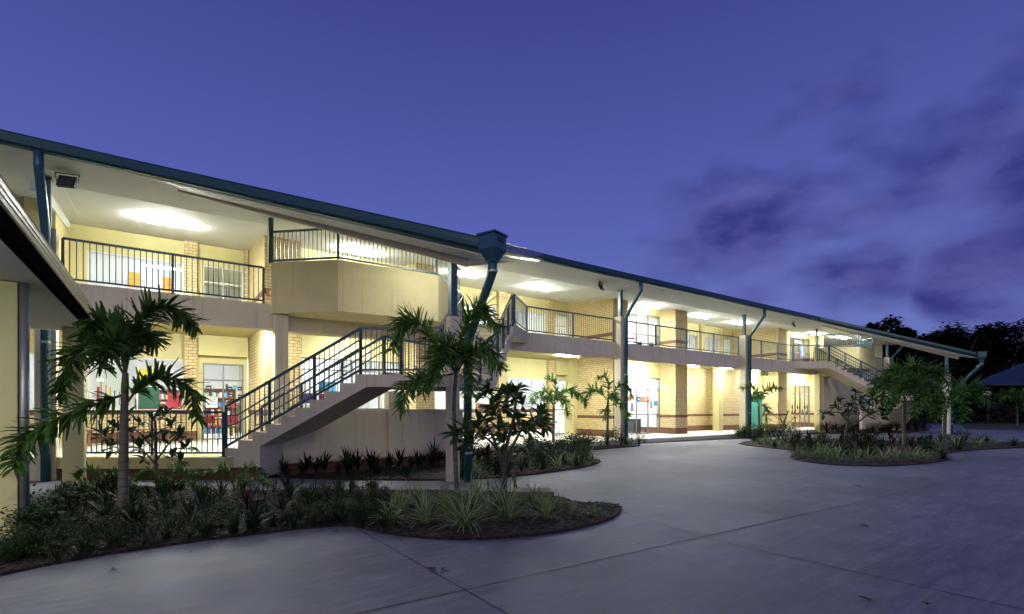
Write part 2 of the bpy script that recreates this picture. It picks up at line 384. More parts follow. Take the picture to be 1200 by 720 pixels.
# gutters
def outn(i):
    a, b = roofpoly[i], roofpoly[i+1]; d = Vector((b[0]-a[0], b[1]-a[1], 0)).normalized(); n = Vector((d.y, -d.x, 0))
    return -n if n.y > 0 else n
def gutter(i):
    a = Vector((*roofpoly[i], 0)); b = Vector((*roofpoly[i+1], 0)); n0 = outn(i)
    def mit(j):
        if j < 0 or j > len(roofpoly)-2: return n0
        q = outn(j); return (n0+q)/(1+n0.dot(q))
    na, nb = mit(i-1), mit(i+1)
    sec = [(0,-.245),(.03,-.25),(.09,-.235),(.125,-.19),(.135,-.12),(.135,-.02),(.145,0),(.125,0),(.12,-.02),(.115,-.12),(.1,-.17),(.02,-.2),(.0,-.2)]
    m = MB(); vs = []
    for p, n in ((a, na), (b, nb)):
        for o_, z in sec: q = p + n*o_; vs.append((q.x, q.y, roof_z(p.y) + z))
    k = len(sec); m.add(vs, [(i, (i+1) % k, k+(i+1) % k, k+i) for i in range(k)] + [tuple(range(k))[::-1], tuple(range(k, 2*k))])
    return part('gutter', m, 'gutter')
for i in range(len(roofpoly)-1): gutter(i)
# boxed eaves along the prows and the trimmer beam at their inner edge
for ap, xl, xr in ((AP1,-.5,11.3),(AP2,32.8,44.4)):
    for xo in (xl, xr):
        A = Vector((xo, 14.0, 0)); B = Vector((ap[0], ap[1], 0)); sgn_ = 1 if xo < ap[0] else -1
        ia = A + Vector((sgn_*1.0, .25, 0)); ib = B + Vector((0, .85, 0)); za = roof_z(14)-.262; zb = roof_z(ap[1])-.262; zi = roof_z(ap[1]+.42)-.262
        v4 = [(A.x,A.y+.005,za),(B.x,B.y+.005,zb),(ib.x,ib.y,zi),(ia.x,ia.y,za-.05)]
        m = MB(); m.add(v4 + [(x, y, z+.02) for x, y, z in v4], [(0,1,2,3),(7,6,5,4),(0,4,5,1),(1,5,6,2),(2,6,7,3),(3,7,4,0)]); part('eave_lining', m, 'white')
        m = MB(); o_ = Vector((sgn_*.05, .07, 0)); q_ = [ib, ia, ia+o_, ib+o_]; zz_ = [zi, za-.05, za-.05, zi]; dd_ = [.15, .05, .05, .15]
        m.add([(p.x, p.y, z-d) for p, z, d in zip(q_, zz_, dd_)] + [(p.x, p.y, z+.015) for p, z in zip(q_, zz_)], [(0,1,2,3),(7,6,5,4),(0,4,5,1),(1,5,6,2),(2,6,7,3),(3,7,4,0)]); part('prow_beam', m, 'beige')
# rainheads
def rainhead(x, y, zc, px, py, ztop):
    m = MB(); r = .19; c_, s_ = math.cos(.35), math.sin(.35)
    def ring(r_, z): return [(x + r_*(c_*a - s_*b), y + r_*(s_*a + c_*b), z) for a, b in ((-1,-1),(1,-1),(1,1),(-1,1))]
    L = [ring(r+.03, zc+.22), ring(r+.03, zc+.19), ring(r, zc+.188), ring(r, zc-.08), ring(.095, zc-.27), ring(.095, zc-.30)]
    vs = [q for l in L for q in l]; fs = [(0,3,2,1)[::-1], (20,21,22,23)[::-1]]
    for k in range(5):
        for j in range(4): fs.append((4*k+j, 4*k+4+j, 4*k+4+(j+1)%4, 4*k+(j+1)%4))
    m.add(vs, fs); o = part('rainhead', m, 'teal')
    d = MB(); cx, cy = x + s_*(r+.004), y - c_*(r+.004)
    d.bar((cx - c_*.075, cy - s_*.075, zc+.09), (cx + c_*.075, cy + s_*.075, zc+.09), .02, .07); part('overflow_slot', d, 'black', o)
    p = MB(); p.tube([(x, y, zc-.28), (x, y, zc-.50), (px, py, ztop), (px, py, 0)], .09, 12); part('downpipe', p, 'teal', o, True)
    b = MB(); b.tube([(x, y, zc-.46), (x, y, zc-.50)], .105, 12); part('bracket', b, 'zinc', o)
    for z in (.6, 1.9):
        b = MB(); b.tube([(px, py, z), (px, py, z+.05)], .105, 12); part('bracket', b, 'zinc', o)
rainhead(5.25, 7.98, H+3.06, 5.56, 9.42, 3.0); rainhead(38.6, 7.8, H+2.98, 39.0, 9.25, 2.5)

# ---------------------------------------------------------------- walls
def wall(name, mat, boxes, parent=None):
    m = MB()
    for b in boxes: m.box(*b)
    return part(name, m, mat, parent)
def brickbox(name, x0, x1, y0, y1, z0, z1, bands=True):
    o = wall(name, 'brick', [(x0, x1, y0, y1, z0, z1)])
    if bands:
        e = .004; bz = (z0 if z0 < 2 else F1)
        bb = [(x0-e, x1+e, y0-e, y1, bz+.0, bz+.33), (x0-e, x1+e, y0-e, y1, bz+.88, bz+1.03)]
        for q in bb: wall('brown_band', 'brown', [q], o)
    return o
def window(x0, x1, y, z0, z1, nx, rows, blind=None, frame='alu_white', name='window', door=False):
    f = MB(); t = .05
    f.box(x0, x1, y-.03, y+.05, z0, z0+t); f.box(x0, x1, y-.03, y+.05, z1-t, z1)
    for k in range(nx+1):
        x = x0 + (x1-x0)*k/nx; w = t if k in (0, nx) else t*.8
        xa = min(max(x-w/2, x0), x1-w); f.box(xa, xa+w, y-.028, y+.048, z0+t, z1-t)
    for z in rows: f.box(x0+t, x1-t, y-.026, y+.046, z-.025, z+.025)
    o = part(name, f, frame)
    p = MB(); p.box(x0+.02, x1-.02, y+.004, y+.010, z0+.02, z1-.02); part('pane', p, 'glass', o)
    if blind:
        b = MB(); xx0, xx1, zz0 = blind; n = max(2, int((xx1-xx0)/.1))
        for k in range(n):
            xa = xx0 + (xx1-xx0)*k/n; b.add([(xa, y+.13, zz0), (xa+.105, y+.165, zz0), (xa+.105, y+.165, z1), (xa, y+.13, z1)], [(0,1,2,3)])
        part('blind', b, 'blind', o)
    if door:
        h = MB(); xm = (x0+x1)/2
        for sx in (-.09, .09): h.bar((xm+sx, y-.075, z0+.95), (xm+sx, y-.075, z0+1.25), .025, .025)
        part('handle', h, 'alu', o)
    return o
P0, P1 = YW, YW+.2
def upper(xa, xb, wins, doors, pillars):
    """classroom wall of one upper bay: cream wall round the openings"""
    zt = 7.14; ops = sorted(wins + doors); x = xa; bx = []
    for o0, o1, z0, z1 in ops:
        bx.append((x, o0, P0, P1, F1, zt)); bx.append((o0, o1, P0, P1, z1, zt))
        if z0 > F1: bx.append((o0, o1, P0, P1, F1, z0))
        x = o1
    bx.append((x, xb, P0, P1, F1, zt)); wall('upper_wall', 'cream', [b for b in bx if b[1]-b[0] > .01])
    for a, b in pillars: brickbox('brick_pillar', a, b, P0-.22, P0-.002, F1, zt, False)
Wn = lambda a, b: (a, b, 5.25, 6.42)
upper(-9, 2.75, [(-8.5,-2.3,5.25,6.42), Wn(-1.62,.86)], [(1.4,2.64,F1,6.46)], [(.87,1.24),(2.64,2.75)])
window(-1.62,.86,YW+.06,5.25,6.42,3,[],(-1.6,.84,5.25)); window(-8.5,-2.3,YW+.06,5.25,6.42,4,[])
window(1.4,2.64,YW+.08,F1,6.46,2,[5.9],None,'alu_white','door',True)
upper(8.5, 18.0, [Wn(8.9,11.0), Wn(11.1,13.38), Wn(13.92,16.44)], [(16.9,17.95,F1,6.46)], [(13.4,13.9),(16.46,16.86)])
window(8.9,11.0,YW+.06,5.25,6.42,2,[],(8.92,10.98,5.25)); window(11.1,13.38,YW+.06,5.25,6.42,2,[],(12.2,13.36,5.25)); window(13.92,16.44,YW+.06,5.25,6.42,3,[],(13.95,16.42,5.25))
window(16.9,17.95,YW+.08,F1,6.46,2,[5.9],None,'alu_white','door',True)
upper(23.8, 33.6, [Wn(25.0,27.2), Wn(27.4,29.5), Wn(30.0,31.9)], [(32.2,33.3,F1,6.46)], [(29.56,29.96),(31.95,32.15)])
for a, b, bl in ((25.0,27.2,(25.02,27.18,5.25)),(27.4,29.5,(27.42,29.48,5.25)),(30.0,31.9,(30.02,31.88,5.25))): window(a,b,YW+.06,5.25,6.42,2,[],bl)
window(32.2,33.3,YW+.08,F1,6.46,2,[5.9],None,'alu_white','door',True)
upper(39.5, 48.8, [Wn(41,44)], [(45,46.1,F1,6.46)], []); window(41,44,YW+.06,5.25,6.42,3,[]); window(45,46.1,YW+.08,F1,6.46,2,[5.9],None,'alu_white','door',True)
def lower(xa, xb, fl, wins, doors, pillars):
    zt = GC; x = xa; bx = []; br = []
    for o0, o1, z0, z1 in sorted(wins + doors):
        bx.append((x, o0, P0, P1, fl, zt)); bx.append((o0, o1, P0, P1, z1, zt))
        if z0 > fl + .1: br.append((o0-.002, o1+.002, P0-.015, P1, fl, z0))
        x = o1
    bx.append((x, xb, P0, P1, fl, zt)); wall('lower_wall', 'cream', [b for b in bx if b[1]-b[0] > .01])
    for b in br: brickbox('brick_apron', *b[:2], *b[2:])
    for a, b in pillars: brickbox('brick_pillar', a, b, P0-.22, P0-.02, fl, zt)
lower(-9, 2.75, SL, [(-7.5,-2.4,1.5,3.2),(-1.62,.86,1.5,3.2)], [(1.4,2.64,SL,3.12)], [(.87,1.24)])
window(-1.62,.86,YW+.06,1.5,3.2,2,[]); window(-7.5,-2.4,YW+.06,1.5,3.2,4,[],(-7.4,-2.5,1.5)); window(1.4,2.64,YW+.06,SL,3.12,2,[2.55],None,'alu','door',True)
lower(7.7, 18.0, SL, [(8.6,13.3,1.29,3.07),(13.92,16.44,1.29,3.07)], [(16.9,17.95,SR,3.07)], [(13.4,13.9),(16.46,16.86)])
window(8.6,13.3,YW+.06,1.29,3.07,4,[]); window(13.92,16.44,YW+.06,1.29,3.07,3,[],(13.95,16.42,1.3)); window(16.9,17.95,YW+.06,SR+.01,3.07,1,[1.5],None,'alu','door',True)
wall('door_head', 'cream', [(1.26,2.74,19.7,19.99,3.36,GC-.01)]); wall('door_head', 'cream', [(16.88,17.68,19.7,19.99,3.3,GC-.01)])
# brick fins
for x0, x1 in ((2.78,3.85),(7.75,8.5),(17.98,19.0),(22.75,23.8),(33.6,34.75),(39.2,40.2)):
    fl = SL if x0 < 8.6 else SR
    brickbox('brick_fin', x0, x1, 16.8, 20.0, fl, GC)
    m = MB(); m.prism([(x0,16.8),(x1,16.8),(x1,20.0),(x0,20.0)], F1, lambda x, y: ceil_z(y)); o = part('brick_fin', m, 'brick')
    wall('brown_band', 'brown', [(x0-.004, x1+.004, 16.796, 19.99, F1+.6, F1+.78)], o)
# cream nib beside door
wall('cream_nib', 'cream', [(17.7,17.976,19.3,19.98,SR,GC-.005)])
# entry glazing bays between the fins
def entry(x0, x1, y, fl, zt, ceilz):
    wall('entry_bulkhead', 'cream', [(x0, x1, y, y+.2, zt, ceilz)])
    return window(x0, x1, y+.05, fl, zt, 4, [fl+1.05, fl+2.4], None, 'alu', 'glazed_entry', True)
entry(3.86,7.74,17.8,SL,3.3,GC); entry(19.01,22.74,17.8,SR,3.2,GC); entry(3.86,7.74,17.8,F1,6.55,ceil_z(17.8)); entry(19.01,22.74,17.8,F1,6.6,ceil_z(17.8))
entry(36.4,39.19,17.3,SR,3.2,GC); entry(36.2,39.19,17.3,F1,6.6,ceil_z(17.3))
wall('cream_nib', 'cream', [(34.76,36.4,17.3,17.5,SR,GC-.003),(34.76,36.2,17.3,17.5,F1,ceil_z(17.3)-.003)])
# undercroft between fins
brickbox('undercroft_wall', 23.8, 28.6, 18.5, 18.7, SR, GC); brickbox('undercroft_wall', 28.6, 31.6, 17.8, 18.7, SR, GC)
wall('cream_column', 'cream', [(27.9,28.35,17.5,17.9,SR,GC)])
m = MB(); m.box(31.6,33.59,17.84,17.92,SR,2.5); gd = part('toilet_door', m, 'teal_door')
m = MB(); m.box(31.6,33.59,17.8,18.0,2.5,GC); part('door_bulkhead', m, 'cream')
m = MB(); m.box(32.5,32.53,17.833,17.845,SR,2.5); part('door_gap', m, 'dark', gd)
# end walls and lower wall to the far right
lower(39.5, 48.8, SR, [(41,44,1.3,3.0)], [], []); window(41,44,YW+.06,1.3,3.0,3,[])
wall('end_wall', 'beige', [(48.8,49.0,16,26.5,0,7.1),(-9.2,-9,16,26.5,0,7.1)])
wall('rear_wall', 'beige', [(-9,49,26.5,26.7,0,7.1)])
wall('screen_wall', 'beige', [(35.4,47.0,14.82,14.99,0,BB-.2)])
# upper end fin and bulkhead at far left
wall('end_fin', 'cream', [(-2.62,-2.02,17.4,19.98,F1,7.0)]); 
m = MB(); m.prism([(-2.2,15.4),(-2.0,15.4),(-2.0,19.97),(-2.2,19.97)], lambda x, y: ceil_z(y)-.28, lambda x, y: ceil_z(y)-.01); part('bulkhead_beam', m, 'white')
wall('unlit_side_wall', 'darkwall', [(-9,-2.64,18.6,18.8,F1,7.0)])  # gloom of the unlit verandah end put into the dark wall colour
# interiors: floors of rooms, back wall, ceilings, partitions
rooms = MB()
rooms.box(-9,49,25.9,26.1,SL,GC); rooms.box(-9,49,25.9,26.1,F1,7.0)
for x in (-4.0,3.3,8.1,18.5,23.3,34.2,39.8):
    rooms.box(x-.08,x+.08,20.21,25.9,SR+.01,GC-.002); rooms.box(x-.08,x+.08,20.21,25.9,F1+.01,7.05)
for x0, x1 in ((3.86,7.74),(19.02,22.73)):
    for z0, z1 in ((SR+.32,GC-.05),(F1+.02,7.0)):
        rooms.box(x0,x1,21.6,21.75,z0,z1)
        rooms.box(x0-.012,x0+.02,18.02,21.59,z0,z1-.02); rooms.box(x1-.02,x1+.012,18.02,21.59,z0,z1-.02)
rooms.box(36.2,39.18,20.6,20.75,SR+.02,GC-.05); rooms.box(36.2,39.18,20.6,20.75,F1+.02,7.0)
part('room_walls', rooms, 'wall_in')
m = MB(); m.box(-9,49,20.21,25.89,7.0,7.06); m.box(-9,49,20.21,25.89,GC-.045,GC-.004)
m.box(19.0,22.75,18.05,20.2,GC-.045,GC-.004); m.box(3.85,7.75,18.05,20.2,GC-.045,GC-.004); part('room_ceiling', m, 'wall_in')
# room lights: recessed panels
for x, y, z in [(-2.2,22.3,0),(.2,22.3,0),(2.0,22.3,0),(5.8,20.3,0),(10.5,22.3,0),(15.2,22.3,0),(17.4,22.3,0),(20.9,19.9,0),(37.6,20.0,0),
                (-3,22.3,1),(0,22.3,1),(10.5,22.3,1),(15.2,22.3,1),(20.9,20.5,1),(20.0,19.3,0),(21.8,19.3,0),(20.0,20.8,1),(21.9,20.8,1),(37.6,19.3,0),(12.0,22.3,0),(12.5,21.5,1),(28.5,22.3,1),(31,22.3,1),(37.6,20.5,1),(5.8,20.4,1)]:
    m = MB(); zz = 6.985 if z else GC-.06; m.box(x-.6,x+.6,y-.18,y+.18,zz-.02,zz); part('room_light', m, 'panel')

# ---------------------------------------------------------------- balustrades
def balustrade(path, parent, h=1.0, gap=.117, posts=None, mid=False, foot=.09, offs=0):
    """path: points along the edge at floor level"""
    path = [Vector(p) for p in path]
    rl = MB(); lo_ = MB(); bars = MB(); up = Vector((0,0,1))
    for i in range(len(path)-1):
        a, b = path[i], path[i+1]; L = math.hypot(b.x-a.x, b.y-a.y)
        rl.bar(a+up*h, b+up*h, .05, .05); lo_.bar(a+up*foot, b+up*foot, .04, .04)
        n = max(1, int(L/gap))
        for k in range(1, n):
            p = a + (b-a)*k/n; bars.bar(p+up*(foot+.01), p+up*(h-.01), .016, .016)
    o = obj('balustrade', bars, 'navy', parent)
    obj('top_rail', rl, 'navy', o); obj('bottom_rail', lo_, 'navy', o)
    pts = list(path)
    if posts:
        pts = []
        for i in range(len(path)-1):
            a, b = path[i], path[i+1]; n = max(1, round((b-a).length/posts))
            pts += [a + (b-a)*k/n for k in range(n)]
        pts.append(path[-1])
    for p in pts:
        m = MB(); m.box(p.x-.028, p.x+.028, p.y-.028, p.y+.028, p.z-.04, p.z+h); m.box(p.x-.06,p.x+.06,p.y-.06,p.y+.06,p.z,p.z+.012); obj('post', m, 'navy', o)
    return o
yb = YB+.08
balustrade([(-9,yb,F1),(-2.15,yb,F1)], SB, posts=2.0); balustrade([(-1.65,yb,F1),(2.5,yb,F1)], SB, posts=2.0)
balustrade([(10.06,13.93,F1),(11.62,yb,F1),(16.35,yb,F1)], SB, posts=2.1)
balustrade([(16.86,yb,F1),(26.25,yb,F1)], SB, posts=2.35); balustrade([(26.76,yb,F1),(32.38,yb,F1),(33.94,13.93,F1)], SB, posts=2.0)
balustrade([(41.5,yb,F1),(46.9,yb,F1)], SB, posts=2.0)
balustrade([(1.30,12.93,SL),(-1.3,14.85,SL)], SB, posts=1.6)
# raised landing at the stair foot
m = MB(); m.prism([(2.16,13.45),(1.28,12.72),(-1.75,14.98),(-1.75,15.04),(2.6,15.04),(3.05,14.4)], .25, SL+.002); fl_ = part('entry_landing', m, 'cream')
m = MB(); m.prism([(2.14,13.43),(1.30,12.76),(-1.73,15.0),(-1.73,15.03),(2.6,15.03)], -.1, .25); part('brown_band', m, 'brown', fl_)
# ================================================================ STAIRCASES
def flight(bottom, direction, width_dir, width, n, going, z0, z1, solid=0):
    """profile prism: stepped top, sloping underside"""
    d = Vector((*direction, 0)).normalized(); w = Vector((*width_dir, 0)).normalized() * width
    r = (z1 - z0)/n; prof = [(0, z0)]
    for k in range(n):
        prof.append((k*going, z0 + (k+1)*r))
        if k < n-1: prof.append(((k+1)*going, z0 + (k+1)*r))
    L = (n-1)*going; 
    sl_ = r/going
    if solid: prof += [(L+.26, z1), (L+.26, z1-.275), (L+.26-(z1-.275-(z0+.235))/sl_, z0+.235), (L+.26-(z1-.275-(z0+.235))/sl_, -.05), (0, -.05)]
    else: prof += [(L+.02, z1), (L+.02, z1-.42), (max(0.02, L-(z1-.42-(z0-.26))/sl_), z0-.26), (0, z0-.26)]
    b = Vector((*bottom, 0)); k = len(prof); vs = []
    for off in (Vector((0,0,0)), w):
        for s, z in prof: q = b + d*s + off; vs.append((q.x, q.y, z))
    m = MB(); m.add(vs, [tuple(range(k)), tuple(range(k, 2*k))[::-1]] + [(i, k+i, k+(i+1) % k, (i+1) % k) for i in range(k)])
    return m, b, d, L
def staircase(T, label, foot_z):
    sgn = lambda v: (v[0]*(1 if T is ident else -1), v[1])
    root = thing('staircase', label, 'staircase', (*T((5.3, 10.6)), 0), 'dog leg staircases in front of the verandah')
    LZ = 2.32
    # lower flight
    f1, b, d, L1 = flight(T((1.33,13.07)), sgn((1,-1)), sgn((1,1)), 1.36, 10, .352, foot_z, LZ, 1)
    o1 = obj('flight', f1, 'beige', root)
    b1 = Vector((*T((1.33,13.07)), 0)); d1 = Vector((*sgn((1,-1)), 0)).normalized()
    f2, b2, d2, L2 = flight(T((7.5,11.35)), sgn((1,1)), sgn((-1,1)), 1.86, 12, .321, LZ, F1)
    o2 = obj('flight', f2, 'beige', root)
    top1 = b1 + d1*L1; w1 = Vector((*sgn((1,1)),0)).normalized()*1.36; w2 = Vector((*sgn((-1,1)),0)).normalized()*1.86
    lb2 = Vector((*T((7.5,11.35)),0))
    ap = T((5.3,9.47))
    m = MB(); m.prism([(top1.x,top1.y), ap, (lb2.x,lb2.y), ((lb2+w2).x,(lb2+w2).y), ((top1+w1).x,(top1+w1).y)], LZ-.27, LZ-.002); obj('landing', m, 'beige', root)
    m = MB(); s9 = Vector((*T((1.35,13.05)), 0)); e9 = Vector((*sgn((1,-1)),0)).normalized(); q9 = Vector((*sgn((-1,-1)),0)).normalized()*.004
    m.bar(s9+q9*.5+Vector((0,0,.1)), s9+e9*.85+q9*.5+Vector((0,0,.1)), .012, .3); obj('brown_band', m, 'brown', root)
    # tread nosings
    for o, bb, dd, ww, n, g_, z0, z1 in ((o1,b1,d1,w1,10,.352,foot_z,LZ),(o2,lb2,d2,w2,12,.321,LZ,F1)):
        m = MB(); r = (z1-z0)/n
        for k in range(n):
            p = bb + dd*(k*g_+.03) + Vector((0,0,z0+(k+1)*r+.003)); e = ww*.02
            m.bar(p+e, p+ww-e, .05, .008)
        obj('nosing', m, 'dark', o)
    # wall under the stair
    m = MB(); a, c = T((2.55,13.0)), T((7.5,13.0)); m.box(min(a[0],c[0]), max(a[0],c[0]), 13.0, 13.16, -.1, 1.56)
    q = T((5.35,13.0)); m.box(q[0]-.17, q[0]+.17, 12.93, 13.26, -.1, LZ-.28); obj('base_wall', m, 'beige', root)
    m = MB(); m.box(min(a[0],c[0])-.004, max(a[0],c[0])+.004, 12.994, 13.158, -.1, .25); obj('brown_band', m, 'brown', root)
    up = Vector((0,0,1)); n1 = Vector((-d1.y, d1.x, 0)); e1 = w1.normalized()*.06; e2 = w2.normalized()*.06
    # balustrades (bars, rails, posts), outer edge then inner edge
    dz1 = (LZ-foot_z)
    s1 = b1 + e1 + up*(foot_z+.12); t1 = b1 + d1*(L1+.1) + e1 + up*LZ
    cor = Vector((*ap,0)) + Vector((*sgn((-.22,.24)),0)) + up*LZ
    sl = b1 - d1*.3 + e1 + up*foot_z
    def stairbal(p, q, posts, h=1.0, first=0, last=0):
        rl = MB(); lo_ = MB(); bars = MB()
        rl.bar(p+up*h, q+up*h, .05, .055); lo_.bar(p+up*.1, q+up*.1, .045, .045)
        L = math.hypot(q.x-p.x, q.y-p.y); n = max(2, int(L/.118))
        for k in range(1, n): x = p + (q-p)*k/n; bars.bar(x+up*.11, x+up*(h-.01), .016, .016)
        o = obj('balustrade', bars, 'navy', root); obj('top_rail', rl, 'navy', o); obj('bottom_rail', lo_, 'navy', o)
        for k in range(first, posts+1-last):
            x = p + (q-p)*k/posts; m = MB(); m.box(x.x-.03,x.x+.03,x.y-.03,x.y+.03,x.z-.1,x.z+h); obj('post', m, 'navy', o)
        return o
    def handrail(p, q, off, hs=(.62,.8)):
        m = MB()
        for h in hs:
            m.tube([p+off+up*(h-.0)-(q-p).normalized()*.28*0, p+off+up*h, q+off+up*h], .02, 8)
        a = p+off; m.tube([a+up*hs[1], a+up*hs[1]-Vector((d1.x,d1.y,0))*.3, a+up*(hs[0]-.08)-Vector((d1.x,d1.y,0))*.3, a+up*hs[0]], .02, 8)
        obj('handrail', m, 'navy', root, True)
    stairbal(s1, t1, 3); stairbal(t1, cor, 2, 1.0, 1, 1)
    handrail(s1 + d1*.2, t1, w1.normalized()*.09)
    i1 = s1 + w1 - e1*2; it = t1 + w1 - e1*2
    stairbal(i1, it, 3); handrail(i1 + d1*.2, it, -w1.normalized()*.09)
    o_s = lb2 + e2 + up*(LZ+.1); o_t = lb2 + d2*L2 + e2 + up*F1
    stairbal(o_s, o_t, 4); handrail(o_s, o_t, w2.normalized()*.09)
    i_s = o_s + w2 - e2*2; i_t = o_t + w2 - e2*2
    stairbal(i_s, i_t, 3)
    c2 = Vector((*ap,0)) + Vector((*sgn((.3,.1)),0)) + up*LZ
    stairbal(c2, o_s - up*.1, 2, 1, 0, 1); stairbal(it, i_s - up*.1, 1, 1, 1, 1)
    return root
ident = lambda p: (p[0], p[1])
mirror = lambda p: (44-p[0], p[1])
staircase(ident, 'beige concrete dog leg staircase nearest the camera, rising behind the leaning palm', .5)
staircase(mirror, 'distant beige concrete staircase at the far end, half hidden by a palm', .02)

# ================================================================ COVERED WALKWAY (left)
W = thing('covered_walkway', 'low flat roofed covered walkway with cream columns at the left edge of the courtyard', 'walkway', (-2.6, 6, 0))
def gx(y): return -1.03 + (y-5.9)*.0145
m = MB(); m.prism([(gx(-6)-4.2,-6),(gx(-6)-.107,-6),(gx(13.6)-.107,13.6),(gx(13.6)-4.2,13.6)], 3.16, 3.2); obj('soffit', m, 'white', W)
m = MB()
for y in (-3,0,3,6,9,12): m.box(-5.2,gx(y)-.13,y-.015,y+.015,3.14,3.149)
for x in (-2.3,-3.5): m.box(x-.012,x+.012,-6,13.6,3.142,3.149)
obj('soffit_joint_strip', m, 'white', W)
m = MB(); m.prism([(gx(-6)-.105,-6),(gx(-6)-.031,-6),(gx(13.6)-.031,13.6),(gx(13.6)-.105,13.6)], 3.14, 3.36); obj('fascia', m, 'fascia', W)
m = MB(); a = Vector((gx(-6),-6,0)); b = Vector((gx(13.62),13.62,0)); sec = [(-.03,3.33),(-.015,3.325),(.0,3.34),(.004,3.385),(.012,3.39),(.012,3.43),(.02,3.435),(.02,3.49),(.03,3.5),(.01,3.5),(.005,3.44),(-.03,3.4)]
vs = [(p.x+o_, p.y, z) for p in (a, b) for o_, z in sec]; k = len(sec)
m.add(vs, [(i, (i+1) % k, k+(i+1) % k, k+i) for i in range(k)] + [tuple(range(k)), tuple(range(k, 2*k))[::-1]]); obj('gutter', m, 'zinc', W)
m = MB(); m.prism([(gx(-6)-4.3,-6),(gx(-6)-.11,-6),(gx(13.6)-.11,13.6),(gx(13.6)-4.3,13.6)], 3.37, lambda x, y: 3.41 + max(0, -x-1.1)*.03); obj('roof', m, 'zinc', W)
for y in (-1.0, 4.0, 8.85, 13.15):
    x = gx(y); 
    if y < 8: 
        continue
    m = MB(); m.box(x-.9 if y < 10 else x-.48, x-.36 if y < 10 else x-.16, y-.25, y+.25, 0, 3.149); cn = obj('column', m, 'cream', W, False, .01)
    if y < 10:
        m = MB(); m.tube([(x-.31,y-.2,3.149),(x-.31,y-.2,0)], .05, 10); obj('downpipe', m, 'zinc', cn, True)
for y in (8.85, 13.15):
    m = MB(); m.box(-5.0,-4.5,y-.25,y+.25,0,3.149); obj('column', m, 'cream', W, False, .01)
# step and path edge under it: light concrete band
# dark building mass beyond the walkway
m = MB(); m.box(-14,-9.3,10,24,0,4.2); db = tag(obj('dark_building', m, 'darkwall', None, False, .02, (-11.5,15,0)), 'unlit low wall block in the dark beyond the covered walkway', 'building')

# ================================================================ LIGHT FITTINGS
fit = None
def ceiling_light(x, y, zc, label, group, tube='tube'):
    r = thing('ceiling_light', label, 'ceiling light', (x, y, zc), group)
    m = MB(); m.box(x-.66,x+.66,y-.06,y+.06,zc-.04,zc-.002); obj('housing', m, 'alu_white', r)
    m = MB(); m.add([(x-.62,y-.095,zc-.05),(x+.62,y-.095,zc-.05),(x+.62,y+.095,zc-.05),(x-.62,y+.095,zc-.05),
                     (x-.6,y-.07,zc-.10),(x+.6,y-.07,zc-.10),(x+.6,y+.07,zc-.10),(x-.6,y+.07,zc-.10)],
                    [(0,3,2,1)[::-1],(4,5,6,7)[::-1],(0,1,5,4),(1,2,6,5),(2,3,7,6),(3,0,4,7)]); obj('diffuser', m, tube, r)
    return r
GU, GL = 'lit batten lights on the upper verandah ceiling', 'lit batten lights on the lower verandah ceiling'
up_l = [(.35,17.3,'above the orange cards at the left end'),(5.6,16.6,'over the projecting bay balcony'),(9.9,17.2,'beside the slanting rainhead pipe'),
        (13.8,17.3,'between the stair head and the second tall pier'),(20.8,16.9,'in front of the upper glazed entry behind the second pier'),
        (25.6,17.2,'just left of the third tall pier post'),(29.6,17.2,'just right of the third tall pier post'),(37.6,16.2,'in front of the far glazed entry with a blue poster'),(41.0,15.9,'over the far bay balcony')]
for x, y, w in up_l: ceiling_light(x, y, ceil_z(y)-.003, 'lit batten light, upper ceiling, ' + w, GU)
lo_l = [(-.4,16.3,'before the left art window'),(2.0,16.3,'outside the left glass door'),(5.8,16.4,'behind the near staircase'),(12.0,16.5,'beyond the upper stair flight'),
        (15.5,17.3,'left of the second tall pier'),(20.9,16.6,'in front of the glazed entry with oval sign'),(25.0,17.4,'at the left of the brick undercroft'),
        (27.9,17.0,'over the cream undercroft column'),(31.8,17.1,'over the green toilet door'),(37.6,16.2,'in front of the far glazed entry')]
for x, y, w in lo_l: ceiling_light(x, y, GC-.003, 'lit batten light, lower ceiling, ' + w, GL, 'tube_low' if x > 10 else 'tube_mid')
GP = 'added unseen batten lights under the pointed eaves above the stair landings'  # unseen battens behind the gutters, added to light the bay parapets
for x, y, w in ((6.4,11.9,'near'),(36.0,12.3,'far')): ceiling_light(x, y, roof_z(y)-.27, 'added unseen batten light under the pointed eave above the %s stair landing' % w, GP, 'tube_added')
ceiling_light(-2.6, 5.6, 3.138, 'added unseen batten light under the covered walkway roof', None, 'tube_added')  # lamp added out of view to light the walkway column
# cable duct in the undercroft
m = MB(); m.tube([(24.0,16.3,GC-.16),(31.0,16.3,GC-.16)], .035, 8); 
for x in (25,27.5,30): m.bar((x,16.3,GC-.13),(x,16.3,GC),.02,.02)
tag(obj('conduit', m, 'zinc', None, True, 0, (27.5,16.3,GC)), 'grey pipe slung under the undercroft ceiling', 'pipe')
m = MB(); m.box(30.6,31.5,16.35,16.45,GC-.45,GC-.15); m.bar((30.8,16.4,GC-.15),(30.8,16.4,GC),.02,.02); m.bar((31.3,16.4,GC-.15),(31.3,16.4,GC),.02,.02)
tag(obj('hanging_sign', m, 'alu_white', None, False, .01, (31,16.4,GC)), 'small white sign box hanging over the green door', 'sign')
